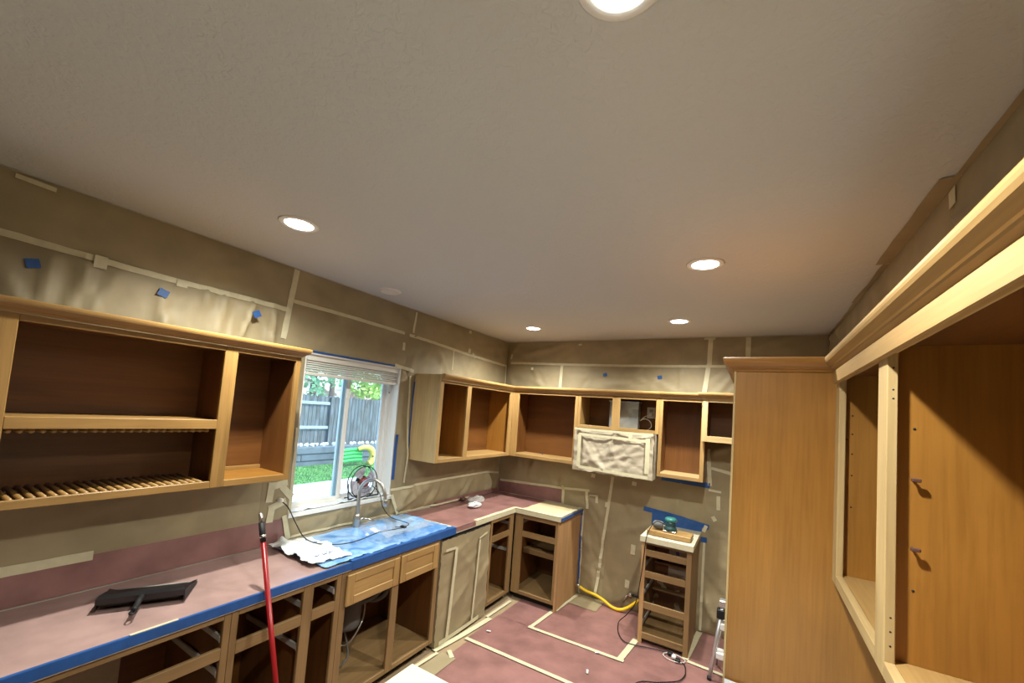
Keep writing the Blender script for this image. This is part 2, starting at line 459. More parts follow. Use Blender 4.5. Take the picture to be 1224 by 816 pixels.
# left wall, upper band
P(L, -1.2, 1.545, 2.53, 2.815, amp=.007, ncrease=3, dirs=.1)
P(L, 1.545, 2.71, 2.585, 2.815, amp=.007, ncrease=5, dirs=-.3)
P(L, 2.71, 3.57, 2.55, 2.815, amp=.009, ncrease=6, dirs=-.4)
P(L, 3.57, 4.395, 2.52, 2.815, amp=.007, ncrease=4)
P(L, -1.2, 1.535, 2.20, 2.53, amp=.016, ncrease=22, dirs=1.65, res=.022)
P(L, 1.535, 2.70, 2.27, 2.585, amp=.005, ncrease=3)
P(L, 2.62, 3.31, 2.15, 2.57, amp=.010, ncrease=8)
P(L, 3.31, 4.395, 2.18, 2.53, amp=.006, ncrease=4)
# left wall, right of the window and below
P(L, 2.605, 2.78, 1.17, 2.27, amp=.008, ncrease=8, dirs=1.5)
P(L, 2.78, 4.395, 1.17, 1.425, amp=.007, ncrease=8)
P(L, 2.61, 4.39, .945, 1.18, amp=.016, ncrease=16, dirs=.7, res=.025)
P(L, 1.48, 1.69, 1.10, 2.27, amp=.006, ncrease=5, dirs=1.5)
P(L, -1.2, 1.50, 1.09, 1.425, amp=.005, ncrease=4, dirs=.05)
P(L, 1.66, 2.63, .945, 1.115, amp=.010, ncrease=8, dirs=.2)
# red paper turned up behind the left counter and in the corner
P(L, -1.2, 1.68, .935, 1.10, mat='rosin', w=.004, amp=.003, ncrease=2, name='building_paper')
P(L, 3.2, 4.39, .935, .985, mat='rosin', w=.026, amp=.003, ncrease=2, name='building_paper')
# back wall
P(B, -2.745, -1.76, 2.535, 2.815, amp=.012, ncrease=6, dirs=.3)
P(B, -1.76, -.39, 2.53, 2.815, amp=.009, ncrease=6, dirs=.2)
P(B, -.39, -.065, 2.53, 2.815, amp=.010, ncrease=5, dirs=.8)
P(B, -.065, .555, 2.53, 2.815, amp=.010, ncrease=6)
P(B, -2.745, -1.975, 2.20, 2.54, amp=.010, ncrease=6, dirs=2.3)
P(B, -1.975, -.41, 2.20, 2.535, amp=.010, ncrease=9)
P(B, -.41, .555, 2.20, 2.54, amp=.012, ncrease=10, dirs=.9)
P(B, -2.745, -1.32, 1.09, 1.425, amp=.010, ncrease=10)
P(B, -2.745, -1.855, .935, 1.10, mat='rosin', amp=.003, ncrease=1, name='building_paper')
P(B, -1.86, -1.55, .93, 1.13, amp=.007, ncrease=3)
P(B, -1.62, -1.33, .005, 1.10, amp=.014, ncrease=9, dirs=2.1)
P(B, -1.34, -.37, .005, 1.425, amp=.012, ncrease=12)
P(B, -.385, .555, .005, 1.795, amp=.016, ncrease=22)
# right wall
P(Rr, -1.2, 1.86, 2.10, 2.815, amp=.012, ncrease=12, dirs=.05)
P(Rr, 1.86, 4.39, 2.10, 2.815, amp=.014, ncrease=14, dirs=.3)
P(Rr, 1.95, 4.39, .005, 2.12, amp=.012, ncrease=10)
# flaps of that paper turned on to the ceiling
for i, (y0, y1, dx) in enumerate(((.5, 1.80, .012), (1.80, 2.62, .05), (2.62, 3.35, .022), (3.35, 4.38, .014))):
    sheet('paper_flap', (RW-dx-.012, y0, CE-.002), (1,0,0), (0,1,0), (0,0,-1), dx+.008, y1-y0, 'kraft', wr_, amp=.004, seed=90+i, res=.10, edge=.003)

# masking tape strips
def T(wall, pts, **kw):
    par = {'L': wl_, 'B': wbk, 'R': wr_}[wall]
    return wtape(wall, pts, parent=par, **kw)
T(L, [(-1.2, 2.56), (.295, 2.54), (.70, 2.523), (1.525, 2.52)], w=.022, width=.03)
T(L, [(1.562, 2.81), (1.535, 2.55), (1.518, 2.32)], w=.022, width=.038)
T(L, [(1.56, 2.588), (2.05, 2.588), (2.60, 2.577)])
T(L, [(2.72, 2.80), (2.705, 2.60)], width=.022)
T(L, [(2.66, 2.572), (3.1, 2.555), (3.58, 2.531), (4.38, 2.511)])
T(L, [(3.56, 2.80), (3.56, 2.77)], width=.04); T(L, [(3.575, 2.60), (3.565, 2.55)], width=.04); T(L, [(3.63, 2.55), (3.69, 2.52)], width=.035)
T(L, [(3.31, 2.54), (3.31, 2.33)], width=.012)
T(L, [(4.37, 2.51), (4.37, 2.24)], width=.022)
T(L, [(2.60, 2.49), (2.60, 2.42)], width=.03); T(L, [(2.52, 2.275), (2.74, 2.245)], width=.03)
T(L, [(.60, 2.545), (.60, 2.485)], w=.026, width=.045); T(L, [(.93, 2.53), (.93, 2.495)], w=.026, width=.05)
T(L, [(.31, 2.795), (.43, 2.79)], w=.014, width=.02)
T(L, [(2.60, 1.17), (3.3, 1.19), (4.10, 1.195), (4.36, 1.165)], w=.024, width=.022)
T(L, [(2.60, 1.13), (2.685, .95)], w=.026, width=.03); T(L, [(2.62, .948), (3.3, .948), (3.75, .95)], w=.03, width=.018)
T(L, [(2.70, 2.20), (2.735, 1.70), (2.74, 1.22)], w=.02, width=.02)
T(L, [(-1.2, 1.10), (.72, 1.097)], w=.014, width=.045)
T(L, [(1.68, 1.72), (1.69, 1.40), (1.692, 1.12)], w=.02, width=.022); T(L, [(1.655, 1.12), (1.70, .95)], w=.02, width=.035)
T(L, [(1.70, 1.108), (2.60, 1.108)], w=.03, width=.02, mat='white_film'); T(L, [(1.72, .96), (2.1, .965), (2.6, .955)], w=.03, width=.016)
# blue tape
T(L, [(1.60, 2.268), (2.56, 2.268)], w=.02, width=.014, mat='blue_tape', name='blue_tape')
T(L, [(2.612, 1.66), (2.615, 1.26)], w=.02, width=.03, mat='blue_tape', name='blue_tape')
T(L, [(2.772, 2.15), (2.775, 1.42)], w=.02, width=.018, mat='blue_tape', name='blue_tape')
for u, z, a in ((.393, 2.436, .3), (.85, 2.436, -.3), (1.304, 2.431, .5)):
    T(L, [(u-.022*math.cos(a), z-.022*math.sin(a)), (u+.022*math.cos(a), z+.022*math.sin(a))], w=.034, width=.04, mat='blue_tape', name='blue_tape')
T(B, [(-2.68, 2.552), (-2.0, 2.540), (-1.3, 2.529), (-.75, 2.526), (-.40, 2.527), (-.12, 2.532)], w=.024)
T(B, [(-1.976, 2.53), (-1.98, 2.24)], w=.026, width=.036)
T(B, [(-.391, 2.81), (-.395, 2.54)], w=.024, width=.042); T(B, [(-.40, 2.545), (-.43, 2.25)], w=.027, width=.042)
T(B, [(-.068, 2.81), (-.067, 2.56)], w=.024, width=.042); T(B, [(-.45, 2.805), (-.35, 2.803)], w=.024, width=.02)
for u, z in ((-1.44, 2.424), (-.856, 2.408)):
    T(B, [(u-.022, z-.006), (u+.022, z+.006)], w=.03, width=.034, mat='blue_tape', name='blue_tape')
T(B, [(-2.37, 2.48), (-2.34, 2.48)], w=.026, width=.034); T(B, [(-1.78, 2.772), (-1.74, 2.772)], w=.026, width=.02); T(B, [(-2.66, 2.66), (-2.67, 2.60)], w=.02, width=.02)
T(B, [(-2.72, 1.075), (-2.64, 1.078), (-1.86, 1.108), (-1.54, 1.132)], w=.02, width=.026)
T(B, [(-1.856, 1.14), (-1.852, .93)], w=.024, width=.03); T(B, [(-1.572, 1.13), (-1.55, .93)], w=.022, width=.03)
T(B, [(-1.54, 1.078), (-1.455, 1.088)], w=.022, width=.018); T(B, [(-1.452, 1.095), (-1.449, 1.01)], w=.022, width=.03)
T(B, [(-1.288, 1.32), (-1.33, .90), (-1.406, .03)], w=.026, width=.030)
for u, z, h in ((-1.036, .61, .05), (-1.077, .252, .04), (-1.336, 1.011, .025), (-1.51, 1.30, .02), (-1.06, 1.28, .02)):
    T(B, [(u, z-h), (u+.004, z+h)], w=.026, width=.045)
T(B, [(-.95, 1.045), (-.62, 1.022), (-.34, .978)], w=.026, width=.045, mat='blue_tape', name='blue_tape')
T(B, [(-.86, .96), (-.62, .955), (-.40, .935)], w=.023, width=.13, mat='blue_tape', name='blue_tape')
T(B, [(-.378, .88), (-.378, .83)], w=.026, width=.05, mat='blue_tape', name='blue_tape')
T(B, [(-.79, 1.385), (-.345, 1.37)], w=.02, width=.05, mat='blue_tape', name='blue_tape')
T(B, [(-.356, 1.331), (-.245, 1.325)], w=.026, width=.022); T(B, [(-.268, 1.285), (-.263, 1.155)], w=.026, width=.034)
T(B, [(-.372, 1.72), (-.345, 1.37)], w=.026, width=.035); T(B, [(-.34, 1.54), (-.16, 1.51)], w=.026, width=.03)
T(B, [(-.31, 1.09), (-.285, 1.05)], w=.026, width=.035); T(B, [(-.36, .99), (-.385, .93)], w=.03, width=.03)
T(B, [(-.375, .86), (-.378, .02)], w=.026, width=.022); T(B, [(-1.60, .90), (-1.59, .01)], w=.026, width=.02)
T(B, [(-1.612, .88), (-1.605, .08)], w=.02, width=.02, mat='blue_tape', name='blue_tape')
T(Rr, [(1.86, 2.80), (1.855, 2.74)], w=.03, width=.05)

# crumpled paper patch round the outlet left of the window
for i, (u, z, a, l) in enumerate(((1.545, 1.29, 1.5, .13), (1.60, 1.335, .2, .11), (1.655, 1.28, 2.3, .11), (1.60, 1.20, .35, .12), (1.56, 1.14, 1.5, .10))):
    T(L, [(u-math.cos(a)*l/2, z-math.sin(a)*l/2), (u+math.cos(a)*l/2, z+math.sin(a)*l/2)], w=.022+.002*i, width=.045)

# floor: red building paper in lanes, tape over the joints
def fsheet(x0, x1, y0, y1, mat='rosin', seed=0, z=.001, amp=.004, nc=8, name='building_paper'):
    return sheet(name, (x0, y0, z), (1,0,0), (0,1,0), (0,0,1), x1-x0, y1-y0, mat, floor, amp=amp, seed=seed, ncrease=nc, res=.05)
fsheet(-2.03, .55, 2.93, 3.435, seed=201); fsheet(-2.02, .55, 3.435, 4.39, seed=202, nc=14)
fsheet(-2.0, .55, 1.9, 2.93, seed=203, nc=10); fsheet(-2.0, .55, -.2, 1.9, seed=204); fsheet(-2.7, .55, -3.1, -.2, seed=207, mat='paper_white', name='masking_paper')  # last sheet unseen, behind the camera, made pale to bounce light upward
fsheet(-2.06, -1.92, 1.0, 2.65, mat='kraft', seed=205, z=.006, name='masking_paper')
fsheet(-1.62, -1.30, 4.10, 4.385, mat='kraft', seed=206, z=.006, name='masking_paper')
def FT(pts, width=.035, mat='cream_tape'):
    return ribbon('floor_tape', [(x, y, .011) for x, y in pts], (0,0,1), width, mat, floor)
FT([(-2.03, 2.92), (-1.12, 2.928), (-.2, 2.93), (.5, 2.93)]); FT([(-1.70, 3.42), (-.84, 3.446)]); FT([(-1.68, 3.41), (-1.645, 3.84)])
FT([(-.875, 3.44), (-.84, 3.84)], .05); FT([(-.43, 3.80), (-.38, 4.36)], .05); FT([(-.41, 3.785), (.3, 3.72)]); FT([(-1.625, 3.85), (-1.59, 4.33)], .03)
FT([(-2.12, 2.62), (-2.08, 2.95), (-2.05, 3.32)], .05); FT([(-2.09, 3.32), (-2.08, 3.74)], .03); FT([(-2.03, 2.70), (-1.95, 2.64)], .035); FT([(-2.10, 2.30), (-2.08, 2.62)], .03)
for i, (x, y, a) in enumerate(((-1.935, 3.124, .2), (-1.03, 3.13, 1.9), (-1.05, 3.42, .4))):
    o = ribbon('tape_scrap', [(x-.02*math.cos(a), y-.02*math.sin(a), .014), (x+.02*math.cos(a), y+.02*math.sin(a), .018)], (0,0,1), .015, 'white_film')
    tag(o, ('torn scrap of tape on the red floor near the wrapped dishwasher', 'small white curl of tape alone on the red floor paper', 'little pale tape scrap beside the long floor seam')[i], 'tape scrap', 'tape scraps on the floor')

# ------------------------------------------------------------------ window
win = struct(thing('window_1', (LW-.08, 2.145, WZ0), 'white vinyl sliding window over the sink', 'window'))
XO = LW-.12                                                    # frame plane
for (a, b2, c, d) in ((WY0, WY0+.04, WZ0, WZ1), (WY1-.04, WY1, WZ0, WZ1), (WY0+.04, WY1-.04, WZ0, WZ0+.024), (WY0+.04, WY1-.04, WZ1-.04, WZ1)):
    box('window_frame', XO-.03, XO+.03, a, b2, c, d, 'vinyl', win)
for (a, b2, c, d) in ((WY0, WY0+.012, WZ0, WZ1), (WY1-.012, WY1, WZ0, WZ1), (WY0, WY1, WZ1-.012, WZ1)):
    box('jamb_liner', XO+.03, LW+.004, a, b2, c, d, 'vinyl', win)
box('window_sill', XO+.03, LW+.02, WY0-.01, WY1+.01, WZ0-.02, WZ0+.012, 'vinyl', win)
def sash(y0, y1, x, nm):
    z0, z1 = WZ0+.022, WZ1-.035
    s = box(nm, x-.012, x+.012, y0, y0+.035, z0, z1, 'vinyl', win)
    box('sash_rail', x-.012, x+.012, y1-.035, y1, z0, z1, 'vinyl', s)
    box('sash_rail', x-.012, x+.012, y0+.035, y1-.035, z0, z0+.03, 'vinyl', s)
    box('sash_rail', x-.012, x+.012, y0+.035, y1-.035, z1-.04, z1, 'vinyl', s)
    box('pane', x-.002, x+.002, y0+.035, y1-.035, z0+.03, z1-.04, 'glass', win, 0)
sash(WY0+.04, 2.165, XO+.012, 'left_sash'); sash(2.11, WY1-.04, XO-.014, 'right_sash')
box('window_latch', XO+.024, XO+.036, 2.135, 2.155, 1.95, 2.02, 'vinyl', win)
bl = thing('window_blind', (LW-.05, 2.145, 2.09), 'white faux wood blind pulled up to the window top', 'blind')
box('head_rail', LW-.075, LW-.012, WY0+.015, WY1-.015, 2.205, 2.25, 'blind', bl)
for k in range(5):
    box('slat', LW-.072, LW-.020+.008*(k % 2), WY0+.02, WY1-.02, 2.126+k*.0158, 2.136+k*.0158, 'blind', bl, .002)
box('bottom_rail', LW-.074, LW-.016, WY0+.02, WY1-.02, 2.098, 2.120, 'blind', bl)
box('pull_tassel', LW-.02, LW-.012, 2.50, 2.508, 2.02, 2.032, 'black', bl)
tube('pull_cord', [(LW-.016, 2.504, 2.10), (LW-.016, 2.504, 2.03)], .0012, 'blind', bl, 5)
cp = sheet('plastic_film', (LW-.085, WY0+.015, WZ0+.013), (1,0,0), (0,1,0), (0,0,1), .10, WY1-WY0-.03, 'white_film', None, amp=.012, seed=55, ncrease=14, res=.02)
tag(cp, 'crumpled white film lying along the window sill', 'film')

# ------------------------------------------------------------------ upper cabinets
UZ0, UZ1 = 1.43, 2.18
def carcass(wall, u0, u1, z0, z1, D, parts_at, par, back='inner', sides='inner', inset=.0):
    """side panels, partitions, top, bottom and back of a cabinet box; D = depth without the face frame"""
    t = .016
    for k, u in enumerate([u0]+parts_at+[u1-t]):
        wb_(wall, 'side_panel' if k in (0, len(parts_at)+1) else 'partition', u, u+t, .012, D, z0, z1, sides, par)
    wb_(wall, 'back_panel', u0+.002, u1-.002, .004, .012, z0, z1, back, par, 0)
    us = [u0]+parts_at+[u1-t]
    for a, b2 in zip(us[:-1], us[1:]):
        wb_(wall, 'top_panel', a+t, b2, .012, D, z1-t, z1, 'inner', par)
def stile(wall, u0, u1, w, z0, z1, par, mat='frame'): return wb_(wall, 'stile', u0, u1, w-.02, w, z0, z1, mat, par, .002)
def rail(wall, u0, u1, w, z0, z1, par, mat='frame'): return wb_(wall, 'rail', u0, u1, w-.02, w, z0, z1, mat, par, .002)

W = .33
# plate-rack cabinet left of the window
c1 = thing('wall_cabinet', (LW+.16, .5, UZ0), 'long open wall cabinet with plate rack dowels, left of the window', 'cabinet', 'wall cabinets')
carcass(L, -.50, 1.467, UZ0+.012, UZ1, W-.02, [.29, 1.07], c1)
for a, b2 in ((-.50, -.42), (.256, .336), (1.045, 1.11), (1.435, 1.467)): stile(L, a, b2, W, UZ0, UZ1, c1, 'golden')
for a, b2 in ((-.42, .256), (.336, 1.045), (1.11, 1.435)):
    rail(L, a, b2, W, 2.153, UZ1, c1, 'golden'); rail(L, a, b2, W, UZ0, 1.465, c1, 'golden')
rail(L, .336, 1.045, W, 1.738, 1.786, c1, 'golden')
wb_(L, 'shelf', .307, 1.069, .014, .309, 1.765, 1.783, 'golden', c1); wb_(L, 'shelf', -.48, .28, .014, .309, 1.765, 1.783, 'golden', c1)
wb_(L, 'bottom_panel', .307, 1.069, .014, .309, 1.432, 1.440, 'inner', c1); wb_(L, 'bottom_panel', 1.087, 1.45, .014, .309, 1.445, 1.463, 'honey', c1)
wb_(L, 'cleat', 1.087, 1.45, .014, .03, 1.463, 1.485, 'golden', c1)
d0 = None
for k in range(23):
    y = .353+k*.0300
    if d0 is None:
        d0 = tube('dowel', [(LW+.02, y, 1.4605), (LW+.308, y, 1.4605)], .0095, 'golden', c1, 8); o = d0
    else:
        o = d0.copy(); col.objects.link(o); o.location.y += k*.0300
    o2 = d0.copy(); col.objects.link(o2); o2.location.y = o.location.y; o2.location.z += .268
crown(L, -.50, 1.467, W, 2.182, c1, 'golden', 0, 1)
cr_ = [wp(L, 1.467, 0, 0)]
# corner run, left wall
c2 = thing('wall_cabinet', (LW+.16, 3.4, UZ0), 'two-door open corner wall cabinet right of the window', 'cabinet', 'wall cabinets')
carcass(L, 2.785, 4.07, UZ0+.012, UZ1, W-.02, [3.21], c2, sides='honey')
wb_(L, 'end_panel', 2.779, 2.7855, .0, W, UZ0, UZ1+.05, 'pale', c2)
for a, b2 in ((2.785, 2.828), (3.183, 3.25), (4.008, 4.0702)): stile(L, a, b2, W, UZ0, UZ1, c2)
for a, b2 in ((2.828, 3.183), (3.25, 4.008)):
    rail(L, a, b2, W, 2.153, UZ1, c2); rail(L, a, b2, W, UZ0, 1.465, c2)
for a, b2 in ((2.802, 3.209), (3.227, 4.053)): wb_(L, 'bottom_panel', a, b2, .014, .309, 1.447, 1.464, 'frame', c2)
crown(L, 2.785, 4.07, W, 2.182, c2, 'frame', 0, -1)
# corner run, back wall
c3 = thing('wall_cabinet', (-2.0, BW-.16, UZ0), 'wide single-bay open wall cabinet in the corner, beside the wrapped microwave', 'cabinet', 'wall cabinets')
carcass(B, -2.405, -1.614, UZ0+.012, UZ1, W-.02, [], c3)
for a, b2 in ((-2.4202, -2.343), (-1.648, -1.614)): stile(B, a, b2, W, UZ0, UZ1, c3)
rail(B, -2.343, -1.648, W, 2.150, UZ1, c3); rail(B, -2.343, -1.648, W, UZ0, 1.465, c3)
wb_(B, 'bottom_panel', -2.388, -1.632, .014, .309, 1.447, 1.464, 'frame', c3)
crown(B, -2.42, -1.614, W, 2.182, c3, 'frame', -1, 0)
c4 = thing('wall_cabinet', (-1.2, BW-.16, 1.825), 'short two-bay cabinet above the microwave with duct and outlet inside', 'cabinet', 'wall cabinets')
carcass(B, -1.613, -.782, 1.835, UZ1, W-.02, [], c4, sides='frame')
for a, b2 in ((-1.613, -1.581), (-1.245, -1.165), (-.814, -.782)): stile(B, a, b2, W, 1.825, UZ1, c4)
for a, b2 in ((-1.581, -1.245), (-1.165, -.814)):
    rail(B, a, b2, W, 2.150, UZ1, c4); rail(B, a, b2, W, 1.825, 1.857, c4)
wb_(B, 'bottom_panel', -1.597, -.798, .014, .309, 1.836, 1.852, 'frame', c4)
crown(B, -1.613, -.782, W, 2.182, c4)
c5 = thing('wall_cabinet', (-.58, BW-.16, UZ0), 'narrow open wall cabinet hanging above the drawer base', 'cabinet', 'wall cabinets')
carcass(B, -.781, -.378, UZ0+.012, UZ1, W-.02, [], c5)
for a, b2 in ((-.781, -.750), (-.412, -.378)): stile(B, a, b2, W, UZ0, UZ1, c5)
rail(B, -.750, -.412, W, 2.150, UZ1, c5); rail(B, -.750, -.412, W, UZ0, 1.465, c5)
wb_(B, 'bottom_panel', -.765, -.394, .014, .309, 1.447, 1.464, 'pale', c5)
crown(B, -.781, -.378, W, 2.182, c5)
# small cabinet over the fridge gap
c6 = thing('wall_cabinet', (-.1, BW-.18, 1.80), 'small pale-framed open cabinet tucked beside the tall wooden panel', 'cabinet', 'wall cabinets')
carcass(B, -.376, .20, 1.81, 2.19, .348, [], c6)
for a, b2 in ((-.402, -.358), (.17, .20)): stile(B, a, b2, .37, 1.80, 2.19, c6, 'pale')
rail(B, -.358, .17, .37, 2.155, 2.19, c6, 'pale'); rail(B, -.358, .17, .37, 1.80, 1.853, c6, 'pale')
wb_(B, 'bottom_panel', -.359, .183, .014, .347, 1.815, 1.831, 'inner', c6)
crown(B, -.402, .20, .37, 2.188, c6, 'frame', 1, 0)
# a little hardware left in the open cabinets
for i, (x, y) in enumerate(((-2.10, 4.28), (-2.26, 4.2), (-1.9, 4.2))):
    o = lathe('shelf_pin', [(.004, 0), (.005, .004), (.004, .018 if i == 0 else .006)], (x, y, 1.4642), 'steel' if i else 'blue_tape', None, 8)
    tag(o, ('tiny blue plug standing in the corner cabinet', 'small metal pin on the corner cabinet floor, left', 'small metal pin on the corner cabinet floor, right')[i], 'pin')

# duct, outlet, cord above the microwave
o = thing('air_duct', (-1.16, BW-.14, 1.853), 'galvanised sheet metal duct inside the cabinet above the microwave', 'duct')
wb_(B, 'duct_body', -1.31, -1.012, .10, .20, 1.854, 2.12, 'galvanised', o, .004); wb_(B, 'duct_collar', -1.10, -1.008, .198, .206, 2.06, 2.135, 'galvanised', o, .002)
wb_(B, 'duct_flange', -1.318, -1.004, .095, .207, 2.12, 2.135, 'galvanised', o, .002)
o = thing('power_outlet', (-.92, BW-.012, 2.03), 'grey duplex wall outlet inside the short cabinet', 'outlet')
wb_(B, 'cover_plate', -.965, -.880, .013, .019, 1.975, 2.09, 'outlet', o, .002)
for z in (2.055, 2.012): wb_(B, 'socket', -.940, -.905, .019, .022, z-.015, z+.015, 'grey_plastic', o, .002)
o = thing('extension_cord', (-.99, BW-.1, 1.853), 'white microwave cord curling below the outlet', 'cord')
tube('cable', spline([(-.925, BW-.03, 2.01), (-.98, BW-.06, 1.985), (-1.03, BW-.10, 1.92), (-1.075, BW-.14, 1.858)]), .004, 'white_plastic', o, 6)
tube('cable', spline([(-1.075, BW-.14, 1.858), (-1.03, BW-.10, 1.93), (-.97, BW-.08, 1.965), (-.915, BW-.08, 1.94), (-.90, BW-.09, 1.89), (-.93, BW-.10, 1.858)]), .004, 'white_plastic', o, 6)
wb_(B, 'plug', -.94, -.91, .022, .045, 2.0, 2.025, 'white_plastic', o, .003)

# microwave wrapped in paper
mw = thing('microwave', (-1.2, BW-.2, 1.397), 'microwave wrapped in crinkled tan paper and tape under the wall cabinets', 'microwave')
box('body', -1.595, -.805, 4.0, BW-.06, 1.40, 1.822, 'dark_gap', mw, .004)
sheet('wrap_paper', (-1.600, 3.998, 1.392), (1,0,0), (0,0,1), (0,-1,0), .800, .432, 'kraft_light', mw, amp=.011, seed=301, ncrease=30, res=.014, edge=.004)
sheet('wrap_paper', (-1.598, 4.345, 1.395), (0,-1,0), (0,0,1), (-1,0,0), .34, .43, 'kraft_light', mw, amp=.008, seed=302, ncrease=8, res=.03)
sheet('wrap_paper', (-.802, 4.0, 1.395), (0,1,0), (0,0,1), (1,0,0), .34, .43, 'kraft_light', mw, amp=.005, seed=303, ncrease=6, res=.03)
sheet('wrap_paper', (-1.598, 3.995, 1.398), (1,0,0), (0,1,0), (0,0,-1), .795, .34, 'kraft_light', mw, amp=.006, seed=304, ncrease=8, res=.04)
def MT(pts, width=.03, y=3.974): return ribbon('masking_tape', [(x, y, z) for x, z in pts], (0,-1,0), width, 'cream_tape', mw)
MT([(-1.545, 1.762), (-1.2, 1.757), (-.87, 1.752)], .026); MT([(-1.535, 1.76), (-1.535, 1.43)], .036); MT([(-1.53, 1.43), (-1.2, 1.42), (-.84, 1.412)], .03)
MT([(-.855, 1.78), (-.852, 1.45)], .04); MT([(-1.02, 1.815), (-1.02, 1.765)], .035); MT([(-1.595, 1.816), (-1.2, 1.815), (-.81, 1.818)], .022)

# ------------------------------------------------------------------ right side: tall panel, wall cabinet, counter
FX = .257
tp = thing('refrigerator_enclosure', (.2, 2.4, 0), 'tall honey-coloured wooden end panel with crown molding', 'cabinet')
box('end_panel', -.068, .552, 1.90, 1.92, 0, 2.186, 'honey', tp, .001)
box('edge_strip', -.076, -.068, 1.898, 1.925, 0, 2.186, 'pale', tp, .001)
box('end_panel', -.068, .552, 2.86, 2.88, 0, 2.186, 'honey', tp, .001)
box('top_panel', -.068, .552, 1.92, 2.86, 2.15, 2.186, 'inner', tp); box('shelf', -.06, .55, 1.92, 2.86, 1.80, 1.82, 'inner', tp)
def crown_free(u0, u1, pos, dirn, m0, m1, par, z=2.180, sc=1.0, mat='honey'):
    """crown along x (dirn = '-y') or along y (dirn = '-x')"""
    vs = []; n = len(CROWN)
    for s, (u, mm) in enumerate(((u0, -m0), (u1, m1))):
        for o_, h in CROWN:
            if dirn == '-y': vs.append((u+mm*o_*sc, pos-o_*sc, z+h*sc))
            else: vs.append((pos-o_*sc, u+mm*o_*sc, z+h*sc))
    fs = [tuple(range(n)), tuple(range(n, 2*n))[::-1]]+[(i, i+n, (i+1) % n+n, (i+1) % n) for i in range(n)]
    o = add('crown_molding', vs, fs, mat, par)
    bm = bmesh.new(); bm.from_mesh(o.data); bmesh.ops.recalc_face_normals(bm, faces=bm.faces[:]); bm.to_mesh(o.data); bm.free()
    return o
crown_free(-.076, FX, 1.898, '-y', 1, -1, tp); crown_free(1.898, 2.88, -.076, '-x', 1, 0, tp)
rc = thing('wall_cabinet', (.41, .7, UZ0), 'open wall cabinet at the right edge with shelf pins in its sides', 'cabinet', 'wall cabinets')
WR = RW-FX
def rb(name, u0, u1, w0, w1, z0, z1, mat, bev=.0015): return wb_(Rr, name, u0, u1, w0, w1, z0, z1, mat, rc, bev)
for u0, u1 in ((1.825, 1.898), (1.225, 1.300), (.30, .375), (-.60, -.52)): stile(Rr, u0, u1, WR, UZ0, UZ1, rc, 'pale')
for u0, u1 in ((1.300, 1.825), (.375, 1.225), (-.52, .30)):
    rail(Rr, u0, u1, WR, 2.144, UZ1, rc, 'pale'); rail(Rr, u0, u1, WR, UZ0, 1.466, rc, 'pale')
rb('side_panel', 1.860, 1.876, .012, WR-.02, UZ0+.01, UZ1, 'honey'); rb('partition', 1.252, 1.268, .012, WR-.02, UZ0+.01, UZ1, 'honey')
rb('partition', .33, .346, .012, WR-.02, UZ0+.01, UZ1, 'honey'); rb('side_panel', -.60, -.584, .012, WR-.02, UZ0+.01, UZ1, 'honey')
rb('back_panel', -.60, 1.89, .004, .012, UZ0+.01, UZ1, 'inner', 0)
for u0, u1 in ((1.268, 1.860), (.346, 1.252), (-.584, .33)):
    rb('top_panel', u0, u1, .012, WR-.02, UZ1-.016, UZ1, 'inner'); rb('bottom_panel', u0, u1, .012, WR-.02, 1.445, 1.464, 'frame')
rb('light_rail', -.60, 1.852, WR, WR+.014, 2.132, 2.180, 'frame', .003)
crown_free(-.60, 1.898, FX, '-x', 0, -1, rc, mat='frame')
for (y, x, zs) in ((1.2515, .31, (1.975, 1.62)), (1.8595, .30, (2.02, 1.955, 1.885, 1.81, 1.935, 1.70))):
    for z in zs:
        lathe('pin_hole', [(.0028, -.0004), (.0028, 0)], (x if z != 1.935 else x-.015, y, z), 'dark_gap', rc, 8, 'y')
for z in (1.862, 1.712):
    p_ = lathe('shelf_pin', [(.003, -.016), (.003, 0)], (.308, 1.252, z), 'brown_cap', rc, 8, 'y')
    box('pin_tab', .302, .318, 1.232, 1.240, z-.004, z+.004, 'brown_cap', p_)
for z in (2.11, 2.06, 2.04, 1.56, 1.53, 1.50): lathe('nail_hole', [(.0022, -.0004), (.0022, 0)], (FX+.011, 1.2250, z), 'dark_gap', rc, 6, 'y')
# counter under it
rb_ = thing('base_cabinet', (.25, .7, 0), 'base cabinet with masked counter in front of the tall panel', 'cabinet', 'base cabinets')
box('body', -.06, .55, -.6, 1.89, .1, .885, 'sanded', rb_); box('toe_kick', .0, .55, -.6, 1.89, 0, .1, 'dark_gap', rb_)
box('countertop', -.095, .555, -.6, 1.893, .886, .926, 'stone_top', rb_, .004)
sheet('white_film', (-.09, 0, .928), (1,0,0), (0,1,0), (0,0,1), .62, 1.885, 'white_film', rb_, amp=.006, seed=401, ncrease=8)
sheet('white_film', (-.07, 1.894, .93), (1,0,0), (0,0,1), (0,-1,0), .60, .036, 'white_film', rb_, amp=.003, seed=402, ncrease=3, res=.02)
ribbon('blue_tape', [(-.082, .0, .936), (-.082, 1.88, .937)], (0,0,1), .03, 'blue_tape', rb_); ribbon('blue_tape', [(-.097, .0, .915), (-.097, 1.88, .915)], (-1,0,0), .04, 'blue_tape', rb_)

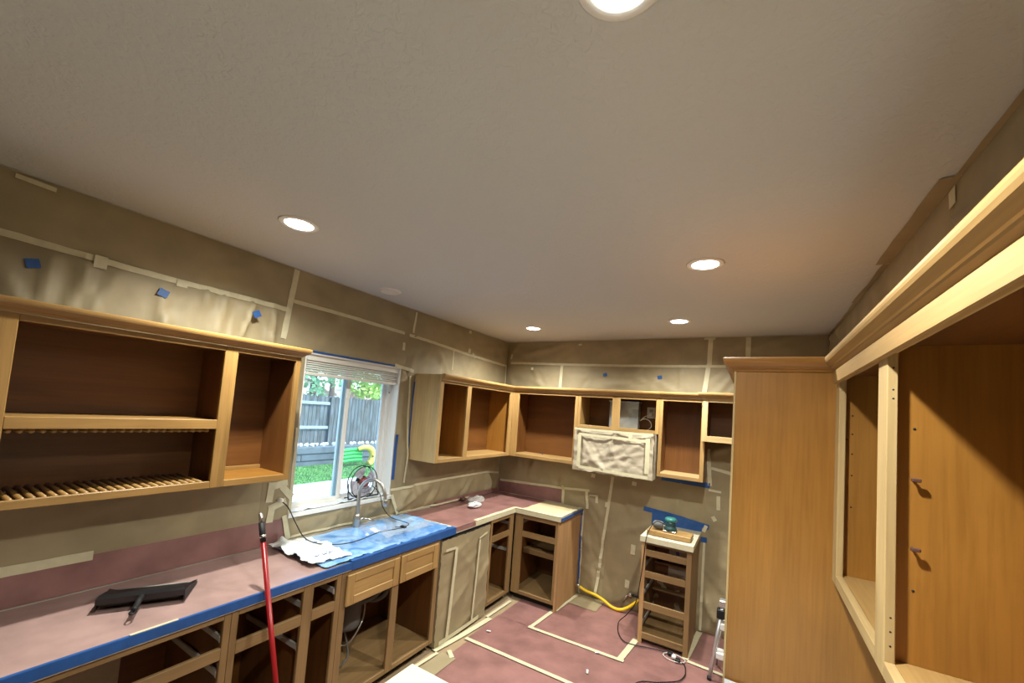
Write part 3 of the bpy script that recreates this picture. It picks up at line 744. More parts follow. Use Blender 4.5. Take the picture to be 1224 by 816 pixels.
# island corner
isl = thing('kitchen_island', (-.75, .6, 0), 'kitchen island corner topped with cream protective paper', 'island')
box('body', -1.09, -.40, -.3, 1.22, .1, .885, 'sanded', isl); box('toe_kick', -1.03, -.46, -.25, 1.16, 0, .1, 'dark_gap', isl)
box('countertop', -1.122, -.36, -.34, 1.262, .886, .924, 'cream_paper', isl, .006)
sheet('cover_paper', (-1.124, -.34, .926), (1,0,0), (0,1,0), (0,0,1), .764, 1.604, 'paper_white', isl, amp=.002, seed=411, ncrease=4)

# ------------------------------------------------------------------ base cabinets
FW = .62                                       # face of the left run above the wall
BZ0, BZ1 = .075, .884
def slide(wall, u, w0, w1, z, par):
    s = wb_(wall, 'drawer_slide', u-.006, u+.006, w0, w1, z-.016, z+.016, 'zinc', par, .002)
    wb_(wall, 'slide_clip', u-.008, u+.008, w1-.012, w1+.004, z-.018, z+.012, 'white_plastic', s, .002)
def base_box(wall, u0, u1, D, par, parts=(), mat='inner', z1=BZ1):
    t = .016
    for k, u in enumerate((u0, *parts, u1-t)): wb_(wall, 'side_panel' if k in (0, len(parts)+1) else 'partition', u, u+t, .012, D-.02, BZ0, z1, mat, par)
    wb_(wall, 'back_panel', u0+.002, u1-.002, .004, .012, BZ0, z1, mat, par, 0)
    wb_(wall, 'bottom_panel', u0+t, u1-t, .012, D-.02, .092, .104, 'sanded', par)
    wb_(wall, 'toe_kick', u0, u1, D-.08, D-.07, 0, .09, 'dark_gap', par, 0)
b1 = thing('base_cabinet', (LW+.31, .3, 0), 'open base cabinet run nearest the camera below the dustpan', 'cabinet', 'base cabinets')
base_box(L, -.60, 1.082, FW, b1)
for a, b2 in ((-.60, -.53), (.27, .335), (1.05, 1.0815)): stile(L, a, b2, FW, BZ0, BZ1, b1, 'sanded')
for a, b2 in ((-.53, .27), (.335, 1.05)):
    rail(L, a, b2, FW, .855, BZ1, b1, 'sanded'); rail(L, a, b2, FW, .672, .727, b1, 'sanded'); rail(L, a, b2, FW, BZ0, .108, b1, 'sanded')
slide(L, 1.058, .05, .60, .76, b1); slide(L, 1.058, .05, .60, .60, b1)
sheet('liner_paper', (LW+.03, .35, .12), (0,1,0), (0,0,1), (1,0,0), .52, .74, 'kraft_light', b1, amp=.004, seed=420, ncrease=4)
ribbon('blue_tape', [(LW+.045, .70, .79), (LW+.045, .76, .80)], (1,0,0), .05, 'blue_tape', b1)
b2_ = thing('base_cabinet', (LW+.31, 1.39, 0), 'open two-column drawer base behind the red pole', 'cabinet', 'base cabinets')
base_box(L, 1.083, 1.694, FW, b2_, [1.473])
for a, b3 in ((1.083, 1.115), (1.450, 1.512), (1.662, 1.694)): stile(L, a, b3, FW, BZ0, BZ1, b2_, 'sanded')
for a, b3 in ((1.115, 1.450), (1.512, 1.662)):
    rail(L, a, b3, FW, .855, BZ1, b2_, 'sanded'); rail(L, a, b3, FW, .669, .727, b2_, 'sanded'); rail(L, a, b3, FW, BZ0, .108, b2_, 'sanded')
slide(L, 1.462, .05, .60, .77, b2_); slide(L, 1.462, .05, .60, .54, b2_); slide(L, 1.668, .05, .60, .78, b2_); slide(L, 1.108, .05, .60, .54, b2_)
b3_ = thing('base_cabinet', (LW+.31, 2.15, 0), 'sink base cabinet with two false drawer fronts and open doors', 'cabinet', 'base cabinets')
base_box(L, 1.695, 2.605, FW, b3_)
for a, b4 in ((1.695, 1.738), (2.120, 2.182), (2.562, 2.605)): stile(L, a, b4, FW, BZ0, BZ1, b3_, 'sanded')
for a, b4 in ((1.738, 2.120), (2.182, 2.562)):
    rail(L, a, b4, FW, .66, BZ1, b3_, 'sanded'); rail(L, a, b4, FW, BZ0, .108, b3_, 'sanded')
for (a, b4) in ((1.728, 2.158), (2.172, 2.566)):
    f_ = wb_(L, 'drawer_front', a+.05, b4-.05, FW+.001, FW+.009, .72, .812, 'frame', b3_)
    for (p, q, z0, z1) in ((a, a+.052, .672, .860), (b4-.052, b4, .672, .860)): wb_(L, 'front_stile', p, q, FW+.001, FW+.020, z0, z1, 'frame', f_, .003)
    for (z0, z1) in ((.672, .724), (.808, .860)): wb_(L, 'front_rail', a+.052, b4-.052, FW+.001, FW+.019, z0, z1, 'frame', f_, .003)
# dishwasher wrapped in paper
dw = thing('dishwasher', (LW+.31, 2.98, 0), 'dishwasher wrapped in brown kraft paper and masking tape', 'dishwasher')
wb_(L, 'body', 2.632, 3.325, .02, .61, .03, .868, 'dark_gap', dw, .004)
sheet('wrap_paper', (LW+.615, 2.628, .015), (0,1,0), (0,0,1), (1,0,0),   .705, .838, 'kraft', dw, amp=.014, seed=431, ncrease=16, res=.025, edge=.004)
sheet('wrap_paper', (LW+.06, 2.630, .02), (1,0,0), (0,0,1), (0,-1,0), .56, .85, 'kraft', dw, amp=.004, seed=432, ncrease=5, res=.05)
def DT(pts, width=.028): return ribbon('masking_tape', [(LW+.642, y, z) for y, z in pts], (1,0,0), width, 'cream_tape', dw)
DT([(2.80, .77), (2.78, .40), (2.755, .05)], .034); DT([(3.14, .76), (3.12, .40), (3.10, .06)], .022); DT([(2.66, .775), (2.79, .77)], .020); DT([(3.13, .77), (3.25, .80)], .016); DT([(2.66, .05), (2.85, .045), (3.2, .05)], .03)
# narrow base in the corner
b4_ = thing('base_cabinet', (LW+.31, 3.57, 0), 'narrow open base cabinet right of the wrapped dishwasher', 'cabinet', 'base cabinets')
base_box(L, 3.345, 3.780, FW, b4_)
for a, b5 in ((3.345, 3.375), (3.702, 3.776)): stile(L, a, b5, FW, BZ0, BZ1, b4_, 'sanded')
for z0, z1 in ((.850, BZ1), (.665, .722), (BZ0, .108)): rail(L, 3.375, 3.702, FW, z0, z1, b4_, 'sanded')
slide(L, 3.755, .05, .60, .775, b4_); slide(L, 3.755, .05, .60, .50, b4_)
# base on the back wall beside the range gap
b5_ = thing('base_cabinet', (-1.9, BW-.3, 0), 'open base cabinet at the counter end with bare side panel', 'cabinet', 'base cabinets')
base_box(B, -2.125, -1.637, .60, b5_)
wb_(B, 'end_panel', -1.6365, -1.622, .012, .60, .0, BZ1, 'raw', b5_)
for a, b6 in ((-2.128, -2.035), (-1.662, -1.6365)): stile(B, a, b6, .60, BZ0, BZ1, b5_, 'sanded')
for z0, z1 in ((.838, BZ1), (.655, .712), (BZ0, .108)): rail(B, -2.035, -1.662, .60, z0, z1, b5_, 'sanded')
wb_(B, 'shelf', -2.108, -1.655, .014, .40, .46, .478, 'sanded', b5_); wb_(B, 'cleat', -2.108, -1.655, .395, .415, .43, .485, 'sanded', b5_)
slide(B, -2.09, .05, .58, .775, b5_)
# drawer base standing alone
dr = thing('base_cabinet', (-.62, BW-.3, 0), 'stand-alone four-drawer base cabinet with a sander on top', 'cabinet', 'base cabinets')
DD = .58
for a in (-.825, -.431): wb_(B, 'side_panel', a, a+.016, .03, DD-.02, .0, BZ1, 'sanded', dr)
wb_(B, 'back_panel', -.823, -.417, .022, .03, .05, BZ1, 'inner', dr, 0); wb_(B, 'bottom_panel', -.809, -.431, .03, DD-.02, .085, .097, 'sanded', dr)
wb_(B, 'toe_kick', -.809, -.431, DD-.08, DD-.07, 0, .085, 'grey_plastic', dr, 0)
for a, b6 in ((-.826, -.790), (-.455, -.415)): stile(B, a, b6, DD, .0, BZ1, dr, 'raw' if a < -.5 else 'sanded')
for z0, z1 in ((.857, BZ1), (.755, .810), (.570, .626), (.302, .361), (.048, .10)): rail(B, -.790, -.455, DD, z0, z1, dr, 'sanded')
for z in (.66, .42, .16):
    slide(B, -.80, .06, .56, z, dr); slide(B, -.441, .06, .56, z, dr)
for z in (.56, .30): wb_(B, 'stretcher', -.809, -.431, .04, .10, z, z+.02, 'sanded', dr)
sheet('liner_paper', (-.68, BW-.034, .40), (1,0,0), (0,0,1), (0,-1,0), .22, .44, 'kraft_light', dr, amp=.003, seed=441, ncrease=2)
for x, z in ((-.60, .665), (-.555, .40)): ribbon('blue_tape', [(x-.012, BW-.042, z), (x+.016, BW-.042, z+.006)], (0,-1,0), .05, 'blue_tape', dr)
wb_(B, 'counter_slab', -.835, -.405, .02, .605, .886, .922, 'stone_top', dr, .006)
sheet('cover_paper', (-.838, BW-.607, .9235), (1,0,0), (0,1,0), (0,0,1), .436, .58, 'paper_white', dr, amp=.003, seed=442, ncrease=5, res=.025)
wb_(B, 'edge_tape', -.838, -.402, .605, .6075, .880, .925, 'cream_tape', dr, 0); box('edge_tape', -.405, -.4015, BW-.605, BW-.02, .885, .925, 'cream_tape', dr, 0)

# ------------------------------------------------------------------ countertop and what covers it
CTX = -2.118; CT = .926
ct = thing('countertop', (LW+.3, 2.5, .886), 'L-shaped kitchen countertop with blue and cream taped edges', 'countertop')
bm = bmesh.new()
SX0, SX1, SY0, SY1 = -2.60, -2.20, 1.93, 2.64        # sink cut-out
for b_ in ((LW+.003, CTX, -.6, SY0, .886, CT), (LW+.003, SX0, SY0, SY1, .886, CT), (SX1, CTX, SY0, SY1, .886, CT), (LW+.003, CTX, SY1, 3.775, .886, CT), (LW+.003, -1.60, 3.775, BW-.003, .886, CT)): bm_box(bm, *b_)
add_bm('slab', bm, 'stone_top', ct)
def CTT(name, pts, width, mat, nrm=(0,0,1)): return ribbon(name, pts, nrm, width, mat, ct, thick=.0014)
CTT('blue_tape', [(CTX-.007, -.6, CT+.006), (CTX-.007, .6, CT+.006), (CTX-.007, 1.75, CT+.006)], .014, 'blue_tape'); CTT('blue_tape', [(CTX-.024, 1.75, CT+.014), (CTX-.024, 2.78, CT+.012)], .05, 'blue_tape')
CTT('blue_tape', [(CTX+.001, -.6, CT-.013), (CTX+.001, 1.0, CT-.013), (CTX+.001, 1.75, CT-.013)], .042, 'blue_tape', (1,0,0)); CTT('blue_tape', [(CTX+.002, 1.75, CT-.014), (CTX+.002, 2.78, CT-.016)], .052, 'blue_tape', (1,0,0))
CTT('cream_tape', [(CTX-.008, .70, CT+.009), (CTX-.008, .86, CT+.009)], .012, 'cream_tape')
CTT('building_paper', [(CTX+.001, 2.79, CT-.012), (CTX+.001, 3.06, CT-.012)], .030, 'rosin', (1,0,0)); CTT('building_paper', [(CTX-.012, 2.79, CT+.007), (CTX-.012, 3.08, CT+.007)], .024, 'rosin')
CTT('cream_tape', [(CTX-.02, 3.08, CT+.008), (CTX-.02, 3.80, CT+.008)], .042, 'cream_tape'); CTT('cream_tape', [(CTX+.001, 3.05, CT-.015), (CTX+.001, 3.77, CT-.015)], .042, 'cream_tape', (1,0,0))
CTT('cream_tape', [(CTX-.03, 3.797, CT+.009), (-1.60, 3.797, CT+.009)], .044, 'cream_tape'); CTT('cream_tape', [(CTX, 3.774, CT-.015), (-1.60, 3.774, CT-.015)], .042, 'cream_tape', (0,-1,0))
CTT('cream_tape', [(-1.62, 3.78, CT+.009), (-1.62, 4.36, CT+.009)], .035, 'cream_tape'); CTT('blue_tape', [(-1.599, 3.78, CT-.02), (-1.599, 4.38, CT-.02)], .03, 'blue_tape', (1,0,0))
CTT('cream_tape', [(LW+.01, 2.735, CT+.011), (-2.45, 2.75, CT+.012), (CTX-.01, 2.785, CT+.008)], .024, 'cream_tape')
def cpaper(x0, x1, y0, y1, mat, seed, lab, z=CT+.001, amp=.004, nc=6, nm='building_paper', cat='paper'):
    o = sheet(nm, (x0, y0, z), (1,0,0), (0,1,0), (0,0,1), x1-x0, y1-y0, mat, None, amp=amp, seed=seed, ncrease=nc, res=.04)
    return tag(o, lab, cat)
cpaper(LW+.01, CTX-.02, -.58, 1.66, 'rosin_dusty', 501, 'red building paper on the counter under the dustpan', nc=10)
cpaper(LW+.01, CTX-.02, 2.70, 3.79, 'rosin', 502, 'red building paper on the counter right of the sink', nc=8)
cpaper(LW+.01, -2.06, 3.79, BW-.01, 'rosin', 503, 'red building paper filling the far counter corner', nc=5)
cpaper(-2.06, -1.62, 3.80, 4.36, 'cream_paper', 504, 'cream masking paper on the short counter end', amp=.005, nc=8, nm='masking_paper')
# sink and its film
sk_ = thing('kitchen_sink', (-2.4, 2.285, .72), 'steel undermount sink hidden below the blue film', 'sink')
for nm, b_ in (('basin_wall', (SX0-.01, SX0, SY0, SY1, .72, .885)), ('basin_wall', (SX1, SX1+.01, SY0, SY1, .72, .885)), ('basin_wall', (SX0-.01, SX1+.01, SY0-.01, SY0, .72, .885)), ('basin_wall', (SX0-.01, SX1+.01, SY1, SY1+.01, .72, .885)), ('basin_floor', (SX0-.01, SX1+.01, SY0-.01, SY1+.01, .715, .725))):
    box(nm, *b_, 'steel', sk_, 0)
def dip(u, v):
    x = -2.70+u; y = 1.66+v
    a = max(0, min(1, (x-SX0)/.08))*max(0, min(1, (SX1-x)/.08)); b_ = max(0, min(1, (y-2.15)/.12))*max(0, min(1, (SY1-y)/.10))
    return -.055*a*b_
fl = sheet('plastic_film', (-2.70, 1.58, CT+.010), (1,0,0), (0,1,0), (0,0,1), .555, 1.17, 'blue_film', None, amp=.012, seed=511, ncrease=40, res=.017, fn=dip, edge=.006)
tag(fl, 'wrinkled blue plastic film taped over the sink', 'film')
f2 = sheet('plastic_film', (-2.66, 2.17, CT+.020), (1,0,0), (0,1,0), (0,0,1), .40, .50, 'clear_film', None, amp=.014, seed=512, ncrease=20, res=.016, fn=lambda u, v: -.03*math.sin(math.pi*min(1, u/.4))*math.sin(math.pi*min(1, v/.5)), edge=.006)
tag(f2, 'loose clear plastic bunched over the sink bowl beside the faucet', 'film')
bg = thing('plastic_bag', (-2.45, 1.66, CT+.02), 'crinkled white plastic bag with blue print on the counter edge', 'bag')
ang = .15
bs = sheet('bag_body', (-2.71, 1.555, CT+.024), (math.cos(ang), -math.sin(ang)*.4, 0), (math.sin(ang), math.cos(ang), 0), (0,0,1), .50, .27, 'white_film', bg, amp=.017, seed=521, ncrease=26, res=.012, edge=.006)
for k in range(8):
    x = -2.262+.006*math.sin(k*2.1); y = 1.585+k*.016
    ribbon('print_mark', [(x, y, CT+.056), (x+.022-.008*(k % 3), y+.004, CT+.056)], (0,0,1), .007, 'blue_tape', bg)
# crumpled wipe on the far counter
tw = thing('crumpled_wipe', (-2.52, 3.6, CT+.004), 'crumpled white and clear plastic wrapper on the far counter', 'wrapper')
def crumple(name, c, r, h, mat, seed, par):
    vs = []; fs = []; n = 12; m_ = 7
    for j in range(m_):
        ph = math.pi*j/(m_-1)
        for i in range(n):
            th = 2*math.pi*i/n
            k = 1+.45*noise.noise(Vector((math.cos(th)*2+seed, math.sin(th)*2, ph*2)))
            vs.append(Vector(c)+Vector((r*k*math.sin(ph)*math.cos(th), r*1.3*k*math.sin(ph)*math.sin(th), h*(1-math.cos(ph))/2*k)))
    for j in range(m_-1):
        for i in range(n): fs.append((j*n+i, j*n+(i+1) % n, (j+1)*n+(i+1) % n, (j+1)*n+i))
    return add(name, vs, fs, mat, par, False)
crumple('white_wad', (-2.44, 3.47, CT+.006), .062, .05, 'white_film', 3, tw); crumple('clear_wad', (-2.53, 3.64, CT+.006), .085, .07, 'clear_film', 8, tw); crumple('dark_wad', (-2.68, 3.60, CT+.006), .03, .045, 'brown_cap', 14, tw)

# faucet
fa = thing('faucet', (-2.66, 2.20, CT), 'brushed steel gooseneck faucet behind the covered sink', 'faucet')
lathe('base', [(.027, 0), (.027, .11), (.022, .118), (.016, .125)], (-2.66, 2.20, CT+.001), 'brushed', fa)
tube('spout', spline([(-2.66, 2.20, 1.04), (-2.66, 2.20, 1.16), (-2.655, 2.20, 1.24), (-2.62, 2.215, 1.30), (-2.56, 2.24, 1.327), (-2.50, 2.262, 1.305), (-2.465, 2.277, 1.24), (-2.452, 2.282, 1.17)]), .0135, 'brushed', fa, 12)
lathe('spray_head', [(.014, .05), (.017, .045), (.017, 0), (.012, -.004)], (-2.450, 2.283, 1.135), 'brushed', fa, 14)
tube('lever_stem', [(-2.655, 2.215, 1.0), (-2.64, 2.245, 1.008)], .012, 'brushed', fa, 10)
tube('lever', [(-2.64, 2.245, 1.012), (-2.62, 2.28, 1.0), (-2.598, 2.318, .985)], [.007, .0065, .008], 'brushed', fa, 8)

# fan on the sill
fn_ = thing('desk_fan', (LW-.03, 2.33, WZ0+.03), 'small black wire desk fan standing on the window sill', 'fan')
FC = Vector((LW-.045, 2.335, 1.262)); RA = .132
def ringpts(r, x, n=32): return [(FC.x+x, FC.y+r*math.cos(2*math.pi*k/n), FC.z+r*math.sin(2*math.pi*k/n)) for k in range(n)]
tube('cage_ring', ringpts(RA, .022), .004, 'black', fn_, 6, True); tube('cage_ring', ringpts(RA, -.022), .004, 'black', fn_, 6, True); tube('cage_ring', ringpts(RA*.62, .034), .0014, 'black', fn_, 5, True); tube('cage_ring', ringpts(.05, .038), .002, 'black', fn_, 5, True)
for k in range(12):
    a = 2*math.pi*k/12
    tube('cage_wire', [(FC.x+.040, FC.y+.035*math.cos(a), FC.z+.035*math.sin(a)), (FC.x+.036, FC.y+.08*math.cos(a), FC.z+.08*math.sin(a)), (FC.x+.022, FC.y+RA*math.cos(a), FC.z+RA*math.sin(a))], .0006, 'black', fn_, 4)
lathe('hub', [(.0, .046), (.030, .044), (.040, .030), (.040, .0)], (FC.x, FC.y, FC.z), 'fan_hub', fn_, 20, 'x'); lathe('motor', [(.05, 0), (.052, -.03), (.03, -.05)], (FC.x, FC.y, FC.z), 'black', fn_, 18, 'x')
for k in range(4):
    a0 = 2*math.pi*k/4+.4; vs = []; fs = []
    for j in range(5):
        r = .035+.085*j/4
        for i in range(5):
            a = a0+(i/4-.5)*1.15
            vs.append((FC.x+.004+.016*(i/4-.5), FC.y+r*math.cos(a), FC.z+r*math.sin(a)))
    for j in range(4):
        for i in range(4): fs.append((j*5+i, j*5+i+1, j*5+i+6, j*5+i+5))
    add('blade', vs, fs, 'fan_blade', fn_, True)
zb = WZ0+.030
for s in (-1, 1):
    tube('stand_leg', spline([(FC.x, FC.y+s*(RA+.004), FC.z), (FC.x+.01, FC.y+s*(RA+.012), FC.z-.05), (FC.x+.03, FC.y+s*(RA+.02), zb)]), .0045, 'black', fn_, 6)
tube('stand_foot', [(FC.x+.03, FC.y-RA-.02, zb), (FC.x+.03, FC.y+RA+.02, zb)], .0055, 'black', fn_, 6)
tube('stand_foot', [(FC.x-.03, FC.y-RA-.01, zb), (FC.x-.03, FC.y+RA+.01, zb)], .0045, 'black', fn_, 6)

# cords over the counter
o = thing('extension_cord', (-2.5, 1.9, CT+.02), 'black cord running from the papered outlet across the blue film', 'cord')
tube('cable', spline([(LW+.04, 1.60, 1.235), (-2.66, 1.63, 1.19), (-2.60, 1.66, 1.09), (-2.55, 1.70, 1.0), (-2.47, 1.76, .965), (-2.38, 1.88, .957), (-2.37, 2.02, .958), (-2.41, 2.20, .957), (-2.42, 2.35, .945), (-2.40, 2.44, .945)]), .0035, 'black', o, 6)
lathe('plug', [(.016, 0), (.016, .03), (.008, .045)], (LW+.022, 1.60, 1.235), 'white_plastic', o, 12, 'x')
o = thing('extension_cord', (-2.55, 2.4, CT+.02), 'black fan cord dropping from the sill into the sink area', 'cord')
tube('cable', spline([(FC.x+.0, FC.y+.10, FC.z-.04), (LW+.02, 2.47, 1.16), (LW+.07, 2.47, 1.06), (-2.60, 2.49, .985), (-2.50, 2.52, .965), (-2.42, 2.53, .955), (-2.40, 2.46, .95), (-2.44, 2.40, .95)]), .0032, 'black', o, 6)
box('plug', -2.43, -2.38, 2.44, 2.47, .942, .958, 'black', o, .004)

# dust pan
dp = thing('dustpan', (0, 0, 0), 'black dustpan lying on the red counter paper', 'dustpan')
def pan():
    w, d, h = .170, .225, .045; bm = bmesh.new()
    prof = [(-d*.62, 0.0, .003), (-d*.2, 0.004, .004), (d*.25, .008, .004), (d*.40, .014, .004)]
    vs = []; fs = []
    # floor of the pan, with rising back wall; y = toward the handle
    xs = [-1, -.8, -.4, 0, .4, .8, 1]
    rows = [(-.62, 1.00, 0.000), (-.2, .97, .006), (.25, .92, .012), (.36, .90, .030), (.40, .89, .055), (.30, .88, .060)]
    for (yy, ws, zz) in rows:
        for x in xs: vs.append((x*w*ws, yy*d, zz+(.012 if abs(x) == 1 and zz < .02 else 0)))
    for j in range(len(rows)-1):
        for i in range(6): fs.append((j*7+i, j*7+i+1, j*7+i+8, j*7+i+7))
    o = add('pan', vs, fs, 'black_gloss', dp)
    md = o.modifiers.new('thickness', 'SOLIDIFY'); md.thickness = .003
    for s in (-1, 1):
        vs = [(s*w, -d*.62, 0), (s*w*.9, d*.36, 0), (s*w*.89, d*.40, .056), (s*w*.93, d*.1, .046), (s*w*.98, -d*.4, .018)]
        vs += [(x+s*.004, y, z) for x, y, z in vs]
        fs = [(0,1,2,3,4), (9,8,7,6,5)]+[(i, i+5, (i+1) % 5+5, (i+1) % 5) for i in range(5)]
        add('side_wall', vs, fs, 'black', dp)
    tube('lip', [(-w, -d*.62, .002), (0, -d*.62, .001), (w, -d*.62, .002)], .003, 'grey_plastic', dp, 6)
    tube('handle', spline([(0, d*.30, .045), (0, d*.55, .048), (0, d*.70, .040), (0, d*.86, .034)]), .012, 'black', dp, 8)
    tube('hang_loop', [(0+.010*math.cos(a), d*.92+.020*math.sin(a), .031) for a in [2*math.pi*k/12 for k in range(12)]], .004, 'black', dp, 6, True)
pan()
dp.location = (-2.432, .845, CT+.014); dp.rotation_euler = (0, 0, math.radians(-120))

# red pole leaning on the counter edge
rp = thing('extension_pole', (-1.80, 1.26, 0), 'red painted extension pole leaning against the counter edge', 'pole')
pt = Vector((-2.205, 1.205, 1.315)); pb = Vector((-1.806, 1.262, .004))
tube('shaft', [pb, pb.lerp(pt, .90)], .0125, 'red_paint', rp, 12)
tube('ferrule', [pb.lerp(pt, .895), pb.lerp(pt, .965)], .0145, 'black', rp, 12); tube('threaded_tip', [pb.lerp(pt, .965), pt], [.012, .010], 'brushed', rp, 10); tube('collar', [pb.lerp(pt, .91), pb.lerp(pt, .92)], .0155, 'steel', rp, 12)

# under the sink: disposal and pipes
gd = thing('garbage_disposal', (-2.42, 2.05, .105), 'grey garbage disposal and pipes inside the open sink cabinet', 'disposal')
lathe('motor_body', [(.02, .33), (.085, .335), (.095, .36), (.095, .50), (.07, .54), (.05, .56), (.05, .705)], (-2.45, 2.02, 0), 'grey_bag', gd, 20)
tube('drain_pipe', spline([(-2.45, 2.40, .70), (-2.45, 2.40, .50), (-2.47, 2.36, .42), (-2.52, 2.30, .40), (-2.58, 2.26, .45), (-2.72, 2.24, .50)]), .022, 'grey_bag', gd, 10)
tube('drain_pipe', spline([(-2.45, 2.10, .46), (-2.45, 2.25, .46), (-2.45, 2.40, .52)]), .02, 'grey_bag', gd, 10)
tube('supply_hose', spline([(-2.70, 1.98, .40), (-2.55, 1.95, .30), (-2.42, 2.0, .22), (-2.40, 2.12, .35), (-2.5, 2.2, .5), (-2.66, 2.2, .66)]), .006, 'steel', gd, 6)
tube('power_lead', spline([(-2.45, 2.0, .34), (-2.40, 2.02, .15), (-2.38, 1.90, .12), (-2.50, 1.80, .14), (-2.70, 1.8, .35)]), .006, 'grey_bag', gd, 6)
lathe('basket_strainer', [(.06, 0), (.06, .03), (.03, .05)], (-2.45, 2.40, .66), 'white_plastic', gd, 16)

# ------------------------------------------------------------------ sander, board, hose, ladder, cord, plugs
bd = tag(box('wood_board', -.80, -.435, 3.87, 4.06, .931, .972, 'frame', None, .003), 'thick golden wood offcut under the sander on the drawer base', 'board')
sa = thing('palm_sander', (-.63, 3.96, .974), 'teal palm sander resting on the wood offcut', 'sander')
sx, sy, sz = -.615, 3.95, .974
box('sanding_pad', sx-.055, sx+.055, sy-.05, sy+.05, sz, sz+.014, 'steel', sa, .004)
lathe('body', [(.054, .014), (.054, .034), (.044, .046), (.040, .07), (.042, .088)], (sx, sy, sz), 'teal_dark', sa, 20)
lathe('grip_cap', [(.042, .088), (.050, .096), (.050, .110), (.040, .122), (0, .126)], (sx, sy, sz), 'teal', sa, 20)
lathe('collar', [(.042, .05), (.044, .056), (.038, .062)], (sx, sy, sz), 'black', sa, 18)
lathe('dust_canister', [(.02, 0), (.034, -.015), (.036, -.05), (.032, -.085), (.016, -.095)], (sx-.055, sy, sz+.042), 'grey_bag', sa, 14, 'x')
lathe('canister_neck', [(.018, .01), (.022, -.01), (.024, -.03)], (sx-.04, sy, sz+.04), 'steel', sa, 12, 'x')
o = thing('extension_cord', (-.8, 3.75, .012), 'black sander cord hanging down the drawer base to the floor', 'cord')
tube('cable', spline([(-.655, 3.93, 1.03), (-.72, 3.86, 1.06), (-.765, 3.80, .99), (-.785, 3.775, .90), (-.80, 3.785, .70), (-.825, 3.80, .50), (-.86, 3.84, .32), (-.95, 3.93, .16), (-1.03, 4.02, .05), (-1.045, 4.0, .016), (-1.0, 3.85, .016), (-.92, 3.735, .016), (-.82, 3.735, .016), (-.70, 3.775, .016), (-.60, 3.79, .016), (-.54, 3.785, .016)]), .0042, 'black', o, 6)
o = thing('plug_connector', (-.5, 3.76, .012), 'black plug and socket joined beside a white cord loop', 'plug')
box('plug', -.565, -.525, 3.765, 3.80, .012, .036, 'black', o, .006); box('socket', -.495, -.455, 3.70, 3.74, .012, .036, 'black', o, .006)
box('adapter', -.527, -.493, 3.735, 3.770, .012, .034, 'white_plastic', o, .005)
tube('cord_loop', [(-.508+.085*math.cos(a), 3.752+.055*math.sin(a), .017) for a in [2*math.pi*k/24 for k in range(24)]], .004, 'outlet', o, 6, True)
tube('cable', spline([(-.455, 3.72, .018), (-.42, 3.70, .016), (-.40, 3.60, .016), (-.405, 3.52, .016), (-.44, 3.44, .016), (-.55, 3.34, .016), (-.7, 3.2, .016), (-.75, 2.7, .016)]), .0042, 'black', o, 6)
gh = thing('gas_hose', (-1.25, 4.3, .02), 'yellow flexible gas hose lying along the papered wall', 'hose')
tube('hose', spline([(-1.555, 4.30, .118), (-1.486, 4.30, .095), (-1.374, 4.30, .082), (-1.283, 4.29, .058), (-1.192, 4.27, .028), (-1.105, 4.26, .030), (-1.023, 4.28, .072), (-.93, 4.31, .16)]), .015, 'yellow_hose', gh, 12)
tube('fitting', [(-1.60, 4.30, .135), (-1.575, 4.30, .127), (-1.55, 4.30, .116)], [.012, .018, .014], 'steel', gh, 8)
tube('fitting', [(-.93, 4.31, .16), (-.90, 4.32, .20)], .018, 'steel', gh, 8)
gv = thing('gas_valve', (-1.03, 4.37, .15), 'steel gas shut-off valve poking from the paper near the floor', 'valve')
lathe('valve_body', [(.022, 0), (.028, -.02), (.022, -.05), (.012, -.06)], (-1.03, BW-.02, .17), 'steel', gv, 14, 'y'); box('valve_handle', -1.005, -.945, BW-.075, BW-.05, .165, .185, 'black', gv, .004); tube('pipe', [(-1.03, BW-.015, .17), (-1.07, BW-.05, .14), (-1.10, BW-.06, .09)], .012, 'brushed', gv, 8)
ld = thing('step_ladder', (-.12, 3.75, 0), 'folded aluminium step ladder half hidden behind the tall panel', 'ladder')
for k, dx in enumerate((0, .36)):
    tube('side_rail', [(-.236+dx, 3.64, .012), (-.166+dx*.9, 3.70, .55)], .014, 'alu', ld, 8)
    box('rail_cap', -.19+dx*.9, -.14+dx*.9, 3.675, 3.735, .545, .60, 'alu', ld, .006)
    box('hinge_block', -.205+dx*.9, -.150+dx*.9, 3.668, 3.728, .46, .53, 'black', ld, .006)
    tube('rear_leg', [(-.206+dx, 3.90, .012), (-.166+dx*.9, 3.71, .50)], .010, 'alu', ld, 8)
    box('rubber_foot', -.252+dx, -.222+dx, 3.625, 3.655, .0105, .03, 'black', ld, .003)
for z in (.17, .38): box('step', -.215+z*.1, .115, 3.625+z*.12, 3.715+z*.12, z, z+.05, 'white_plastic', ld, .006)

